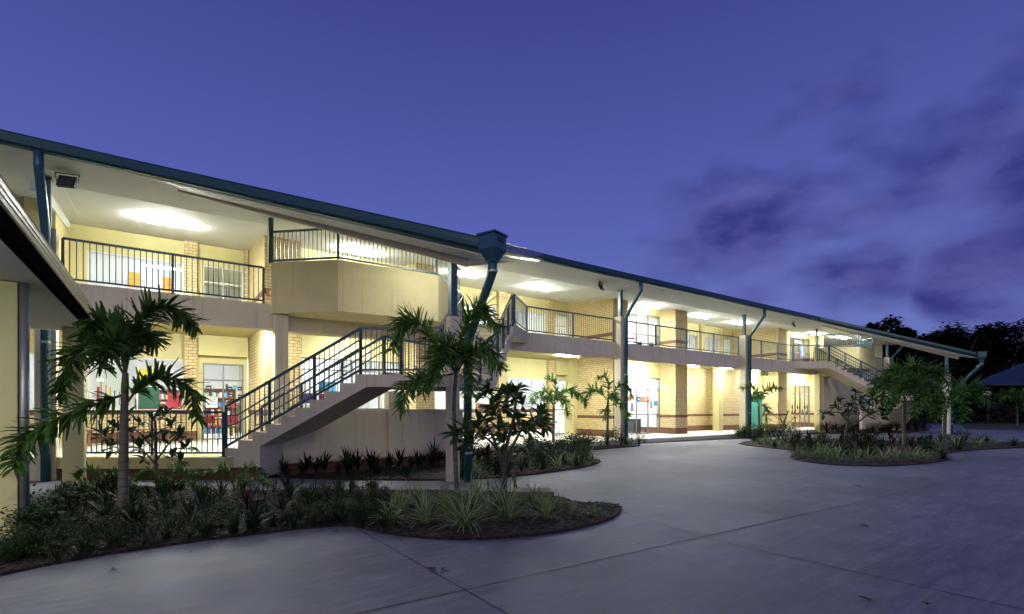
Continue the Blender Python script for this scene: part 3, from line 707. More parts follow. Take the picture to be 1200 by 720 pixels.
# floodlights under the eave
def flood(x, y, z, label, yaw, tilt):
    r = thing('floodlight', label, 'floodlight', (x, y, z), 'black floodlights fixed under the eave')
    Rm = Matrix.Rotation(yaw, 3, 'Z') @ Matrix.Rotation(tilt, 3, 'X'); c = Vector((x, y, z-.2))
    T = lambda p: tuple(c + Rm @ (Vector(p)*.85))
    def bx(x0,x1,y0,y1,z0,z1,m, ta=0):
        m.add([T(p) for p in ((x0+ta,y0,z0+ta),(x1-ta,y0,z0+ta),(x1,y1,z0),(x0,y1,z0),(x0+ta,y0,z1-ta),(x1-ta,y0,z1-ta),(x1,y1,z1),(x0,y1,z1))],
              [(0,3,2,1),(4,5,6,7),(0,1,5,4),(1,2,6,5),(2,3,7,6),(3,0,4,7)])
    m = MB(); bx(-.19,.19,-.06,.02,-.17,.17,m); 
    for k in range(6): bx(-.17,.17,.02,.06,-.12+k*.045,-.105+k*.045,m)
    b = obj('lamp_body', m, 'black', r, False, .008)
    m = MB(); bx(-.155,.155,-.068,-.062,-.135,.135,m); obj('lens', m, 'dark', b)
    m = MB()
    for s in (-.22,.22): m.bar(T((s,0,0)), (c.x+ (Rm@Vector((s,0,0))).x, c.y+(Rm@Vector((s,0,0))).y, z-.01), .03, .012)
    e = Rm@Vector((.22,0,0)); m.bar((c.x-e.x,c.y-e.y,z-.012),(c.x+e.x,c.y+e.y,z-.012),.03,.02); obj('bracket', m, 'black', r)
flood(*deep(79,203,11.0)[:2], 6.72, 'black floodlight on a bracket under the eave at the top left', -.3, -.45)
flood(15.0,14.7,6.75,'black floodlight under the eave left of the second tall pier', .5, -.5)
flood(31.2,14.7,6.75,'black floodlight under the eave right of the third tall pier', .5, -.5)

# ================================================================ SIGNS, POSTERS AND THINGS BEHIND GLASS
def card(name, label, cat, x0, x1, y, z0, z1, mat, group=None, marks=(), oval=False, t=.008):
    cx = (x0+x1)/2; m = MB()
    if oval:
        n = 28; rx, rz = (x1-x0)/2, (z1-z0)/2; cz = (z0+z1)/2
        ring = [(cx+rx*math.cos(2*math.pi*k/n), cz+rz*math.sin(2*math.pi*k/n)) for k in range(n)]
        m.add([(a, y, b) for a, b in ring] + [(a, y+t, b) for a, b in ring], [tuple(range(n)), tuple(range(n,2*n))[::-1]] + [(k,(k+1)%n,n+(k+1)%n,n+k) for k in range(n)])
    else: m.box(x0,x1,y,y+t,z0,z1)
    o = tag(obj(name, m, mat, None, False, 0, (cx, y, z0)), label, cat, group)
    for k, (a, b, c, d, mm) in enumerate(marks):
        q = MB(); w, h = x1-x0, z1-z0; q.box(x0+a*w, x0+b*w, y-.004, y-.0005, z0+c*h, z0+d*h); obj('printed_panel', q, mm, o)
    return o
YL = YW-.012+.06
# left art window
card('painting','tall pale painting with red and orange strokes inside the left art window','painting',-1.5,-.45,YW+.22,1.55,2.95,'wall_in',None,[(.1,.17,.05,.5,'red'),(.18,.22,.1,.62,'orange'),(.3,.33,.1,.55,'orange'),(.40,.43,.15,.5,'yellow'),(.5,.53,.05,.42,'green'),(.62,.64,.1,.4,'red'),(.72,.75,.05,.35,'grey'),(.84,.87,.08,.4,'orange')])
card('painting','yellow card stuck in the left art window above the green card','card',-.35,.12,YW+.03,2.35,2.85,'yellow',None,[(.3,.38,.1,.35,'dark'),(.55,.63,.1,.35,'dark')])
card('painting','dark green card in the left art window below the yellow card','card',-.33,.2,YW+.03,1.58,2.28,'green')
card('poster','red poster at the lower right of the left art window','poster',.42,.80,YW+.03,1.62,2.1,'red',None,[(.1,.9,.65,.75,'maroon')])
m = MB(); m.box(-1.4,.8,20.5,20.9,1.25,1.6)
for k in range(7): m.box(-1.3+k*.3,-1.12+k*.3,20.52,20.75,1.6,1.68+.1*R())
tag(obj('low_shelf', m, 'wood', None, False, .01, (-.3,20.6,SL)), 'brown shelf of art materials along the left art window', 'shelf')
m = MB(); m.box(-1.55,.8,18.6,18.95,SL+.42,SL+.47)
for x in (-1.45,.7): m.box(x-.03,x+.03,18.63,18.92,SL,SL+.42)
tag(obj('bench', m, 'wood', None, False, .01, (-.4,18.8,SL)), 'brown slatted bench against the brick below the left art window', 'bench')
# posters on the left door
for k, (a, b, c, d, mt, w) in enumerate([(1.50,1.66,2.2,2.36,'black','small black square notice on the left leaf of the left glass door'),(2.14,2.28,2.2,2.34,'black','black notice left of the teal roundel on the glass door'),(2.45,2.59,2.2,2.34,'black','black notice right of the teal roundel on the glass door'),
        (2.16,2.3,1.95,2.08,'black','black notice in the middle of the glass door'),(2.46,2.58,1.94,2.06,'black','black notice at the right edge of the glass door, middle row'),(2.06,2.19,1.78,1.9,'black','lowest black notice on the left of the glass door leaf'),(2.4,2.5,1.66,1.76,'black','lowest black notice beside the red paper on the glass door'),
        (2.22,2.38,1.6,1.8,'red','crumpled red paper cutout on the glass door'),(2.08,2.16,2.24,2.42,'green','small green paper figure on the glass door')]):
    card('notice', w, 'notice', a, b, YW+.028, c, d, mt, 'papers stuck on the left glass door', [(.2,.8,.4,.55,'wall_in')] if mt == 'black' else ())
card('roundel','teal paper roundel on the left glass door','roundel',2.29,2.44,YW+.028,2.24,2.4,'sky_card',None,(),True)
card('notice','white printed notice sheet on the left leaf of the glass door','notice',1.5,1.84,YW+.028,1.6,1.98,'wall_in','papers stuck on the left glass door',[(.1,.9,.85,.93,'grey'),(.1,.9,.7,.76,'grey'),(.1,.8,.55,.61,'grey'),(.1,.9,.3,.36,'grey')])
# upper left orange cards and wall signs
card('paper_bag_picture','left orange card with drawn lines in the upper left window','card',-.62,-.3,YW+.035,5.42,5.92,'orange','two orange cards in the upper left window',[(.1,.9,.5,.54,'signbrown'),(.45,.5,.1,.9,'signbrown')])
card('paper_bag_picture','right orange card with drawn lines in the upper left window','card',.28,.58,YW+.035,5.38,5.88,'orange','two orange cards in the upper left window',[(.1,.9,.5,.54,'signbrown'),(.5,.55,.1,.9,'signbrown')])
card('wall_sign','small brown wall sign on the upper brick fin at the end of the left railing','sign',2.82,3.04,16.78,5.0,5.22,'signbrown',None,[(.44,.56,.2,.8,'wall_in')])
# signs on the right glazed entry
yg = 17.8+.026
ov = card('oval_sign','brown and gold oval sign on the lower glazed entry','sign',19.98,20.62,yg-.02,1.95,2.2,'signbrown','signs on the lower glazed entry',(),True)
m = MB(); m.add([(20.3+.26*math.cos(k*.2244), yg-.023, 2.075+.09*math.sin(k*.2244)) for k in range(28)], [tuple(range(28))]); obj('sign_face', m, 'gold', ov)
m = MB(); m.box(20.15,20.45,yg-.027,yg-.024,2.045,2.105); obj('sign_lettering', m, 'signbrown', ov)
for a, b, c, d, mt, w, mk in [(19.5,19.85,1.98,2.15,'maroon','maroon card at the left of the oval sign on the glazed entry',()),(20.85,21.15,1.9,2.2,'blue','blue picture card right of the oval sign on the glazed entry',[(.2,.8,.3,.7,'grey')]),
        (21.17,21.85,1.9,2.2,'red','red and orange banner card on the glazed entry',[(.05,.35,.2,.9,'orange'),(.45,.62,.15,.85,'wall_in'),(.7,.95,.3,.9,'orange')]),
        (19.55,19.85,1.4,1.85,'grey','grey notice sheet furthest left under the maroon card',[(.1,.9,.7,.74,'dark'),(.1,.9,.4,.44,'dark')]),(19.92,20.15,1.4,1.85,'grey','narrow grey notice sheet under the left half of the oval sign',[(.1,.9,.6,.64,'dark')]),
        (20.35,20.62,1.4,1.85,'grey','grey notice sheet under the right half of the oval sign',[(.1,.9,.6,.64,'dark')]),(21.9,22.12,1.55,2.0,'grey','grey notice sheet right of the red banner card',[(.1,.9,.6,.64,'dark')]),(22.2,22.55,1.7,1.98,'sky_card','blue grey picture card at the right end of the glazed entry',[(.2,.8,.3,.7,'grey')])]:
    card('notice', w, 'notice', a, b, yg-.02, c, d, mt, 'signs on the lower glazed entry', mk)
card('poster','dark blue poster with white figure on the far upper glazed entry','poster',37.7,38.3,17.29,5.25,6.1,'blue',None,[(.3,.6,.5,.8,'wall_in'),(.25,.7,.15,.4,'grey')])
for k in range(7):
    x = 36.55+k*.37
    for j, z in enumerate((1.15,1.5)):
        if (k+j) % 3 == 2: continue
        m = MB(); m.box(x-.06,x+.06,17.29,17.30,z,z+.26); m.box(x-.09,x+.09,17.292,17.302,z+.08,z+.2); m.add([(x+.05*math.cos(t*math.pi/4),17.289,z+.31+.05*math.sin(t*math.pi/4)) for t in range(8)], [tuple(range(8))])
        tag(obj('window_cutout', m, 'black', None, False, 0, (x,17.29,z)), 'black cutout on the far glazed entry, %s row, number %d from the left' % (('lower','upper')[j], k+1), 'cutout', 'black cutouts on the far glazed entry')
# coloured cards glimpsed under the stair landing
for a, b, c, d, mt, w in [(4.15,4.6,1.75,2.1,'purple','purple storage tub seen under the near stair landing'),(4.75,5.25,1.72,2.08,'red','red storage tub seen under the near stair landing'),(4.75,5.25,2.12,2.5,'sky_card','blue storage tub stacked on the red tub under the near stair landing')]:
    m = MB(); m.box(a,b,17.9,18.3,c,d-.05); m.box(a-.02,b+.02,17.88,18.32,d-.05,d); tag(obj('storage_tub', m, mt, None, False, .01, ((a+b)/2,18.1,c)), w, 'tub')
m = MB(); m.box(4.0,5.5,17.9,18.35,SL,1.72); tag(obj('cupboard', m, 'wall_in', None, False, .01, (4.7,18.1,SL)), 'white cupboard behind the near staircase with coloured tubs on top', 'cupboard')
m = MB(); m.prism([(4.45,17.35),(4.85,17.35),(4.85,17.7),(4.45,17.7)], SL, 1.5); m.add([(4.45,17.35,1.5),(4.85,17.35,1.5),(4.85,17.7,1.5),(4.45,17.7,1.5),(4.65,17.52,1.9)], [(0,1,4),(1,2,4),(2,3,4),(3,0,4)])
tag(obj('play_house', m, 'green', None, False, 0, (4.65,17.5,SL)), 'green pointed cardboard tower behind the near stair railing', 'tower')
# school furniture and shelves inside the lit rooms
def table(x, y, z, w, d, h, mat, label):
    r = thing('table', label, 'table', (x, y, z)); m = MB(); m.box(x-w/2,x+w/2,y-d/2,y+d/2,z+h-.03,z+h); obj('tabletop', m, mat, r, False, .008)
    for a in (-1,1):
        for b in (-1,1): m = MB(); m.box(x+a*(w/2-.06)-.02,x+a*(w/2-.06)+.02,y+b*(d/2-.06)-.02,y+b*(d/2-.06)+.02,z,z+h-.03); obj('leg', m, 'dark', r)
table(-.6,21.6,SL,1.4,.7,.95,'wood','classroom table behind the left art window'); table(2.0,22.6,SL,1.2,.7,.72,'alu_white','white table deep inside the left glass door'); table(21.0,20.4,SR,1.3,.7,.72,'teal','dark green table inside the lower glazed entry')
def bookcase(x, y, z, w, h, n, label, mats):
    r = thing('bookcase', label, 'bookcase', (x, y, z)); m = MB(); m.box(x-w/2,x+w/2,y,y+.03,z,z+h)
    for k in range(n+1): m.box(x-w/2,x+w/2,y-.3,y,z+h*k/n-.012,z+h*k/n+.012)
    for s in (-1,1): m.box(x+s*w/2-.015,x+s*w/2+.015,y-.3,y,z,z+h)
    obj('shelf', m, 'wood', r)
    for k in range(n):
        xx = x-w/2+.04
        while xx < x+w/2-.1:
            t = U(.03,.09); q = MB(); q.box(xx,xx+t*.9,y-.24,y-.02,z+h*k/n+.013,z+h*k/n+U(.16,.26)); xx += t
            if R() < .85: obj('book', q, random.choice(mats), r)
CM = ['red','blue','sky_card','grey','maroon','orange','green','wall_in','yellow']
bookcase(-.9,24.2,SL,1.6,1.8,5,'tall bookcase of coloured books at the back of the art room',CM); bookcase(.7,24.4,SL,1.3,1.8,5,'second bookcase of books at the back right of the art room',CM); bookcase(2.3,24.9,SL,1.3,1.9,5,'bookcase of coloured books seen through the left glass door',CM)
bookcase(14.6,22.5,SR,1.6,1.6,4,'bookcase behind the blinds right of the near staircase',CM)
# chairs
def chair(name, label, cat, x, y, z, mat, yaw, group=None):
    r = thing(name, label, cat, (x, y, z), group)
    c_, s_ = math.cos(yaw), math.sin(yaw); T = lambda a, b, h: (x + c_*a - s_*b, y + s_*a + c_*b, z + h)
    m = MB(); m.bar(T(-.2,0,.44), T(.2,0,.44), .4, .04); obj('seat', m, mat, r, False, .015)
    m = MB(); m.bar(T(-.2,.2,.68), T(.2,.2,.68), .03, .3); obj('backrest', m, mat, r, False, .015)
    for a, b in ((-.18,-.17),(.18,-.17),(-.18,.18),(.18,.18)):
        m = MB(); m.tube([T(a*1.1,b*1.1,0), T(a,b,.43)], .013, 6); 
        if b > 0: m.tube([T(a,b,.42), T(a,b+.02,.7)], .012, 6)
        obj('leg', m, 'dark', r)
    return r
chair('chair','red plastic chair just inside the left glass door, left one','chair',1.72,20.75,SL,'red',.3,'red chairs inside the left glass door')
chair('chair','red plastic chair just inside the left glass door, right one','chair',2.35,20.8,SL,'red',-.2,'red chairs inside the left glass door')
chair('chair','dark green chair inside the lower glazed entry, left of the pair','chair',20.75,18.9,SR,'teal',.2,'dark green chairs in the lower glazed entry')
chair('chair','dark green chair inside the lower glazed entry, beside the dark cabinet','chair',21.25,19.0,SR,'teal',-.3,'dark green chairs in the lower glazed entry')
chair('chair','red chair on the upper verandah beside the second tall pier','chair',18.6,16.3,F1+.012,'red',.5)
m = MB(); m.box(21.7,22.3,18.75,19.2,SR,SR+.75); m.box(21.68,22.32,18.73,19.22,SR+.75,SR+.79); tag(obj('cabinet', m, 'dark', None, False, .01, (22,19,SR)), 'low dark cabinet inside the lower glazed entry', 'cabinet')
def bench(x0, x1, y, z, label):
    r = thing('bench', label, 'bench', ((x0+x1)/2, y, z))
    m = MB(); 
    for k in range(3): m.box(x0,x1,y-.17+k*.12,y-.07+k*.12,z+.42,z+.46)
    obj('seat', m, 'wood', r)
    for x in (x0+.2,x1-.2):
        m = MB(); m.box(x-.03,x+.03,y-.15,y+.15,z,z+.42); obj('leg', m, 'dark', r)
for k, (x, y, w) in enumerate([(19.4,16.4,'just right of the red chair'),(20.2,16.35,'in the middle of the glazed entry railing')]):
    m = MB(); m.tube([(x,y,F1+.02),(x,y,F1+.1),(x,y,F1+.34)], [.1,.15,.12], 10); m.tube([(x-.1,y,F1+.3),(x-.05,y,F1+.42),(x+.05,y,F1+.42),(x+.1,y,F1+.3)], .012, 6)
    tag(obj('school_bag', m, 'black', None, True, 0, (x,y,F1)), 'black bag on the upper verandah floor ' + w, 'bag')
for k, x in enumerate((35.0,36.0)):
    m = MB(); m.box(x-.16,x+.16,15.55,15.8,F1+.012,F1+.36); m.box(x-.13,x+.13,15.53,15.56,F1+.05,F1+.2)
    tag(obj('school_bag', m, 'black', None, False, .05, (x,15.7,F1)), 'dark bag behind the far stair head railing, %s of two' % ('left', 'right')[k], 'bag', 'pair of bags behind the far railing')
# strip drain grate beside bed and a timber-edged pit
gp = [at(646,586), at(687,592.5)]
a = Vector(gp[0]); b = Vector(gp[1]); dd = (b-a).normalized(); nn = Vector((-dd.y, dd.x, 0))
m = MB(); m.bar(a+Vector((0,0,.012)), b+Vector((0,0,.012)), .34, .006); dr = tag(obj('drain_grate', m, 'dark', None, False, 0, tuple(a)), 'slotted strip drain grate at the tip of the front garden bed', 'drain')
m = MB(); n = 20
for k in range(n): p = a + dd*((b-a).length*(k+.5)/n) + Vector((0,0,.02)); m.bar(p-nn*.16, p+nn*.16, .022, .012)
obj('grate_bars', m, 'zinc', dr)
m = MB(); a = Vector(at(600,580.5)); b = Vector(at(648,580.5)); m.bar(a+Vector((0,0,.05)), b+Vector((0,0,.05)), .5, .1); tag(obj('timber_edging', m, 'timber', None, False, .01, tuple(a)), 'dark timber slab edging behind the front garden bed', 'edging')
# blue roofed shelter, far right
SH = thing('shelter', 'low open shelter with a hipped blue roof in the dark at the right edge', 'shelter', (58, 9, 0))
p0 = deep(1140,449,52); p1 = deep(1300,449,46); p2 = deep(1420,447,60); p3 = deep(1240,449,72); pk = deep(1250,405,60)
m = MB(); m.add([tuple(p) for p in (p0,p1,p2,p3,pk)] + [(p.x,p.y,p.z-.25) for p in (p0,p1,p2,p3)], [(0,1,4),(1,2,4),(2,3,4),(3,0,4),(0,5,6,1),(1,6,7,2),(2,7,8,3),(3,8,5,0),(5,8,7,6)]); obj('roof', m, 'bluecloth', SH)
for p in (p0,p1,p2,p3):
    c_ = (p0+p1+p2+p3)/4; q = p.lerp(c_, .12); m = MB(); m.box(q.x-.1,q.x+.1,q.y-.1,q.y+.1,0,p.z-.2); obj('post', m, 'dark', SH)
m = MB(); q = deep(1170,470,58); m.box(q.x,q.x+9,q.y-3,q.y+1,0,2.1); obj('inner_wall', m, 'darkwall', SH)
m = MB(); a = deep(1145,461,50); b = deep(1161,461,49.5); m.bar(a, b, .1, .35); tag(obj('sign_board', m, 'beige', None, False, 0, tuple(a)), 'small pale sign board hanging at the edge of the blue roof', 'sign')
# ================================================================ GARDEN BEDS
def inside(p, poly):
    x, y = p[0], p[1]; r = False; n = len(poly)
    for i in range(n):
        a, b = poly[i], poly[(i+1) % n]
        if (a[1] > y) != (b[1] > y) and x < (b[0]-a[0])*(y-a[1])/(b[1]-a[1]) + a[0]: r = not r
    return r
BEDZ = .035
def bed(pts, chips):
    m = MB(); m.prism(pts, -.05, BEDZ)
    o = tag(obj('garden_bed', m, 'mulch'), kind='structure')
    xs = [p[0] for p in pts]; ys = [p[1] for p in pts]; k = 0; q = MB()
    while k < chips:
        p = (U(min(xs), max(xs)), U(min(ys), max(ys)))
        if not inside(p, pts): continue
        k += 1; a = R()*math.pi; l = U(.02,.06); d = Vector((math.cos(a)*l, math.sin(a)*l, U(-.012,.014))); c = Vector((*p, BEDZ+U(.0,.012)))
        q.bar(c-d, c+d, U(.012,.03), .008)
    tag(obj('bark_mulch', q, 'chip'), kind='stuff')
    return pts
def smooth_px(px): return [tuple(at(u, v)[:2]) for u, v in px]
bed1 = bed(smooth_px([(-140,700),(-40,684),(0,676),(50,665),(100,655),(150,647),(200,640),(250,633),(300,627),(350,621),(390,617.3),(412,617.2),(425,620),(440,624),(470,629),(500,632),(530,633.3),(560,633.2),(590,631.8),(620,629.3),(650,625.5),(680,620),(702,614.5),(718,608.5),(727,602),(729,598.5),(726,594.5),(715,591.5),(690,591.2),(672,589),(655,585),(640,583),(600,579.5),(560,577.5),(520,576.8),(440,576),(360,576.5),(300,577.5),(240,576),(180,573),(120,570),(84,571),(70,580),(45,605),(15,640),(-20,668)]), 5000)
w_ = lambda *a: [tuple(p) for p in a]
bed2 = bed([(2.2,12.55),(2.7,12.97)] + [tuple(at(u, v)[:2]) for u, v in ((310,559.5),(340,561),(380,562.3),(420,563),(470,563.5),(520,563.5),(560,562),(590,560),(620,557.3),(650,553.6),(675,549.8),(692,546.4),(701,543.6),(704,541),(700,538.5),(690,536),(672,534),(650,533.5))] + [(9.6,13.6),(7.6,12.97)], 1200)
bed3 = bed([tuple(at(u, v)[:2]) for u, v in ((600,531),(640,530.5),(668,530.2),(700,527.3),(725,525.2),(745,523.6),(751,522.4),(744,521.3))] + [(16.9,14.7),(9.3,14.95)], 300)
bed4 = bed([tuple(at(u, v)[:2]) for u, v in ((866,520.5),(874,522.4),(890,524.2),(910,526.3),(928,528.2),(940,529.8),(946,531.2),(938,532.4),(928,534.6),(925.5,536.6),(930,538.8),(942,541.4),(960,543.9),(980,545.6),(1000,546.6),(1025,547),(1050,546.4),(1072,545),(1092,543),(1106,540.6),(1112,538.6),(1109,536.4),(1098,534.6),(1104,532.2),(1120,530),(1140,528.2),(1170,526.4),(1200,525.2),(1260,523.5),(1260,517.5),(1200,518.6),(1150,519.6),(1120,519.5),(1080,518.5),(1050,517.5),(1000,515.8),(960,514.8),(920,515),(885,516.5),(872,518.5))], 1500)
bed5 = bed([(32,14.79),(47.6,14.79),(47.6,12.6),(44,11.6),(39.6,11.5),(36,13.0),(33,13.6)], 300)
bed6 = bed([(17.4,14.96),(30.0,14.96),(30.5,14.3),(27,13.9),(24.8,14.2)], 200)

# ================================================================ PLANT PIECES
def blade(mb, p, d, L, w, droop, mi=0, mi2=None, seg=4, twist=0, tip=.0):
    """strap leaf: starts at p along d, arches under gravity"""
    d = Vector(d).normalized(); side = d.cross(Vector((0,0,1)))
    if side.length < .05: side = Vector((1,0,0))
    side.normalize(); side = side + Vector((0,0,1))*twist; side.normalize()
    p = Vector(p); vs = []; st = L/seg
    for k in range(seg+1):
        t = k/seg; ww = w*(.55 + 1.6*t*(1-t)*1.1) * (1-t**3) + tip*w
        vs += [p - side*ww/2, p - Vector((0,0,.12*ww)), p + side*ww/2] if mi2 is not None else [p - side*ww/2, p + side*ww/2]
        p = p + d*st; d = (d + Vector((0,0,-droop*st/L*1.6*(.4+t)))).normalized()
    vs = [tuple(v) for v in vs]
    if mi2 is not None:
        mb.add(vs, [(3*k,3*k+1,3*k+4,3*k+3) for k in range(seg)], mi); mb.add(vs, [(3*k+1,3*k+2,3*k+5,3*k+4) for k in range(seg)], mi2)
    else: mb.add(vs, [(2*k,2*k+1,2*k+3,2*k+2) for k in range(seg)], mi)
def strap_clump(n, L, w, droop, two=False, spread=.9):
    mb = MB()
    for k in range(n):
        a = R()*2*math.pi; e = U(.25,1.45)*(1 if spread > .8 else .9); d = (math.cos(a)*math.cos(e)*spread, math.sin(a)*math.cos(e)*spread, math.sin(e))
        blade(mb, (U(-.04,.04), U(-.04,.04), 0), d, L*U(.65,1.15), w*U(.8,1.2), droop*U(.6,1.3), 0, 1 if two else None, 5)
    return mb
def broad_leaf(mb, p, d, L, w, droop, mi=0, roll=0):
    d = Vector(d).normalized(); side = d.cross(Vector((0,0,1)))
    if side.length < .05: side = Vector((1,0,0))
    side.normalize(); side = Matrix.Rotation(roll, 3, d) @ side; up = side.cross(d)
    p = Vector(p); vs = []; prof = (.12,.5,.85,1.0,.9,.55,.08); st = L/(len(prof)-1)
    for k, f in enumerate(prof):
        ww = w*f/2; vs += [tuple(p - side*ww + up*ww*.25), tuple(p), tuple(p + side*ww + up*ww*.25)]
        p = p + d*st; d = (d + Vector((0,0,-droop/len(prof)))).normalized()
    fs = []
    for k in range(len(prof)-1): fs += [(3*k,3*k+1,3*k+4,3*k+3),(3*k+1,3*k+2,3*k+5,3*k+4)]
    mb.add(vs, fs, mi)
def frond_mesh(pts, L, dens=46, w=.02, plum=True):
    """feathery palm frond along a curve; returns leaflet mesh and stem mesh"""
    n = 40; c = cat_rom(pts, n); lf = MB(); st = MB()
    tot = sum((c[i+1]-c[i]).length for i in range(n)); st.tube(c, [.016*(1-.75*i/n)+.003 for i in range(n+1)], 5, 0, False)
    steps = int(tot*dens*.95)
    for k in range(steps):
        t = .14 + .86*(k+R())/steps; f = t*n; i = min(int(f), n-1); p = c[i].lerp(c[i+1], f-i); d = (c[i+1]-c[i]).normalized()
        s = d.cross(Vector((0,0,1))); s = s.normalized() if s.length > .05 else Vector((S_,-C_,0)); u = s.cross(d)
        ll = L*(.45 + .75*math.sin(min(1, t*1.05)**.8*math.pi*.86))
        for rr in range(3 if plum else 2):
            ang = R()*2*math.pi if plum else (0 if rr else math.pi) + U(-.25,.25)
            if plum and R() < .25: ang = (0 if R() < .5 else math.pi) + U(-.4,.4)
            o = s*math.cos(ang) + u*math.sin(ang); dd = d*U(.35,.9) + o
            blade(lf, p, dd, ll*U(.75,1.15), w*U(1.1,1.75), U(.3,1.0), 0, None, 3, U(-.7,.7), .5)
    return lf, st
def palm(label, base, trunk_px, fronds, spear=None, name='foxtail_palm', r=(.075,.045), leaf='palm_leaf', L=.27, dens=42, w=.022, group=None, hub=None):
    u, v = base; x, y, _ = at(u, v, BEDZ); t = depth_of(x, y)
    root = thing(name, label, 'palm tree', (x, y, BEDZ), group)
    pts = [Vector((x, y, BEDZ-.02))] + [deep(a, b, t) for a, b in trunk_px]
    c = cat_rom(pts, 16); m = MB(); m.tube(c, [r[0]*(1.15 if i == 0 else 1) + (r[1]-r[0])*i/16 + .004*(i % 2) for i in range(17)], 12)
    tk = obj('trunk', m, 'trunk', root, True)
    cf = cat_rom(pts, 64)
    for z in range(3, 52, 3):
        rr = (r[0] + (r[1]-r[0])*z/64 + .004)*1.02; q = MB(); q.tube([cf[z], cf[z]+(cf[z+1]-cf[z]).normalized()*.012], rr, 12); obj('leaf_scar', q, 'bark', tk, True)
    q = MB(); q.tube([cf[54], cf[58], cf[62], cf[64]], [r[1]*1.25, r[1]*1.3, r[1]*1.05, r[1]*.7], 12); obj('crownshaft', q, 'palm_stem', root, True)
    for f in fronds:
        px, dz = f[0], f[1]; k = len(px)
        P = [deep(a, b, t + dz*(i/(k-1))**1.1) for i, (a, b) in enumerate(px)]
        lf, st = frond_mesh(P, L*(f[2] if len(f) > 2 else 1), dens, w)
        fo = obj('frond', lf, leaf, root); obj('frond_stem', st, 'palm_stem', fo, True)
    if spear:
        m = MB(); m.tube([deep(*spear[0], t), deep(*spear[1], t)], [.014, .003], 6); obj('spear_leaf', m, 'palm_stem', root, True)
    return root
palm('tall foxtail palm with dark feathery fronds closest to the camera', (143.5,617), [(144.5,560),(145.5,490),(147,437)],
  [([(147,437),(154,396),(173,369),(204,361),(229,384)],.5,1.15),([(146,437),(143,402),(127,385),(111,378),(100,394)],-.3,1.1),([(146,440),(126,412),(97,408),(77,432),(71,464)],.4,1.05),
   ([(146,462),(124,470),(75,487),(32,512),(14,550)],-.7,1.1),([(147,474),(163,456),(193,443),(220,455),(234,492)],.35,1.05),([(147,437),(139,406),(127,402),(117,432)],-1.0),
   ([(147,437),(156,404),(172,392),(184,404)],.9),([(147,437),(146,398),(137,380),(128,384)],.6)], ((143.5,430),(143,352)), r=(.066,.034), leaf='palm_dark', L=.26, dens=46)
palm('slender leaning foxtail palm in front of the near staircase pier', (535.7,579), [(534,545),(532.5,500),(532,470),(534.5,437)],
  [([(534,438),(513,407),(489,377),(469,379),(459,411)],.4,1.1),([(533,438),(504,443),(482,448),(469,480)],-.5,1.1),([(534.6,436),(539,402),(552,373),(567,362),(583,384)],.3,1.1),
   ([(535.6,436),(552,412),(570,407),(586,432)],-.4,1.1),([(535,438),(529,410),(519,411),(507,446)],-1.0),([(535,438),(541,415),(549,426),(553,466)],-.8),([(534,438),(524,418),(506,424),(495,462)],.7)],
  None, r=(.045,.026), L=.28, dens=44)
palm('small palm with an upright green frond, left of the second tall pier', (648.5,523), [(648.5,500),(649,476)],
  [([(650,475),(651,460),(649,447),(641,444)],.3,.9),([(648,475),(640,459),(629,461),(624,470)],-.4),([(650,474),(663,458),(676,459),(688,474)],.4),([(650,474),(657,467),(663,473),(665,487)],-.9),([(649,475),(644,465),(638,470),(636,484)],-.8),([(649,475),(650,465),(655,462),(660,470)],.9)], None, r=(.06,.045), L=.33, dens=24, w=.03, leaf='palm_leaf')
palm('small palm with an upright green frond touching the second tall pier', (712,522), [(712,500),(712.6,468)],
  [([(713,468),(713,453),(709,443),(701,441)],.3,1),([(711,469),(703,459),(692,457),(684,471)],-.3),([(714,468),(724,454),(734,451),(741,466)],.3),([(714,476),(724,473),(734,481),(736,492)],-.5),([(712,477),(709,481),(711,493)],-.8),([(712,470),(718,462),(724,470)],-1.0)], None, r=(.055,.04), L=.3, dens=24, w=.03)
palm('young palm with three arching fronds in front of the green toilet door', (890,512), [(889.5,495),(889,475)],
  [([(889,475),(888,462),(880,454),(867,455)],-.3),([(890,475),(893,463),(903,455),(916,455)],.3),([(890,476),(897,477),(899,495)],-.4),([(889,475),(884,465),(879,468)],.9)], ((888,474),(887,446)), r=(.06,.045), L=.34, dens=20, w=.035)
palm('full crowned palm with a pale trunk before the far staircase', (1059,525), [(1059.5,498),(1060,472)],
  [([(1059,472),(1045,449),(1030,446),(1021,460)],-.5,1.2),([(1060,471),(1055,443),(1046,434),(1036,438)],.5,1.2),([(1060,471),(1062,437),(1072,428),(1083,434)],.3,1.2),([(1061,471),(1077,441),(1097,434),(1113,451)],.4,1.2),
   ([(1062,472),(1078,462),(1081,478)],-.9,1.1),([(1059,473),(1045,463),(1038,482)],-.6,1.1),([(1060,471),(1052,445),(1040,448),(1032,470)],-1.2,1.1),([(1061,471),(1074,448),(1090,452),(1098,470)],-1.1,1.1),([(1060,471),(1068,440),(1078,440)],1.3,1.1)], ((1060,468),(1060.5,424)), r=(.07,.05), L=.36, dens=30, w=.028)
palm('shorter palm with broad fronds beside the far staircase pier', (1107,529), [(1107,502),(1108,479)],
  [([(1110,478),(1127,457),(1146,453),(1155,472)],.4,1.1),([(1111,478),(1126,474),(1126,493)],-.6,1.1),([(1106,478),(1091,465),(1078,467),(1069,486)],-.4,1.1),([(1108,478),(1104,460),(1094,455)],.5),([(1109,478),(1116,462),(1126,463)],-.9),([(1107,478),(1100,472),(1096,490)],-.9)], None, r=(.06,.045), L=.36, dens=28, w=.03)
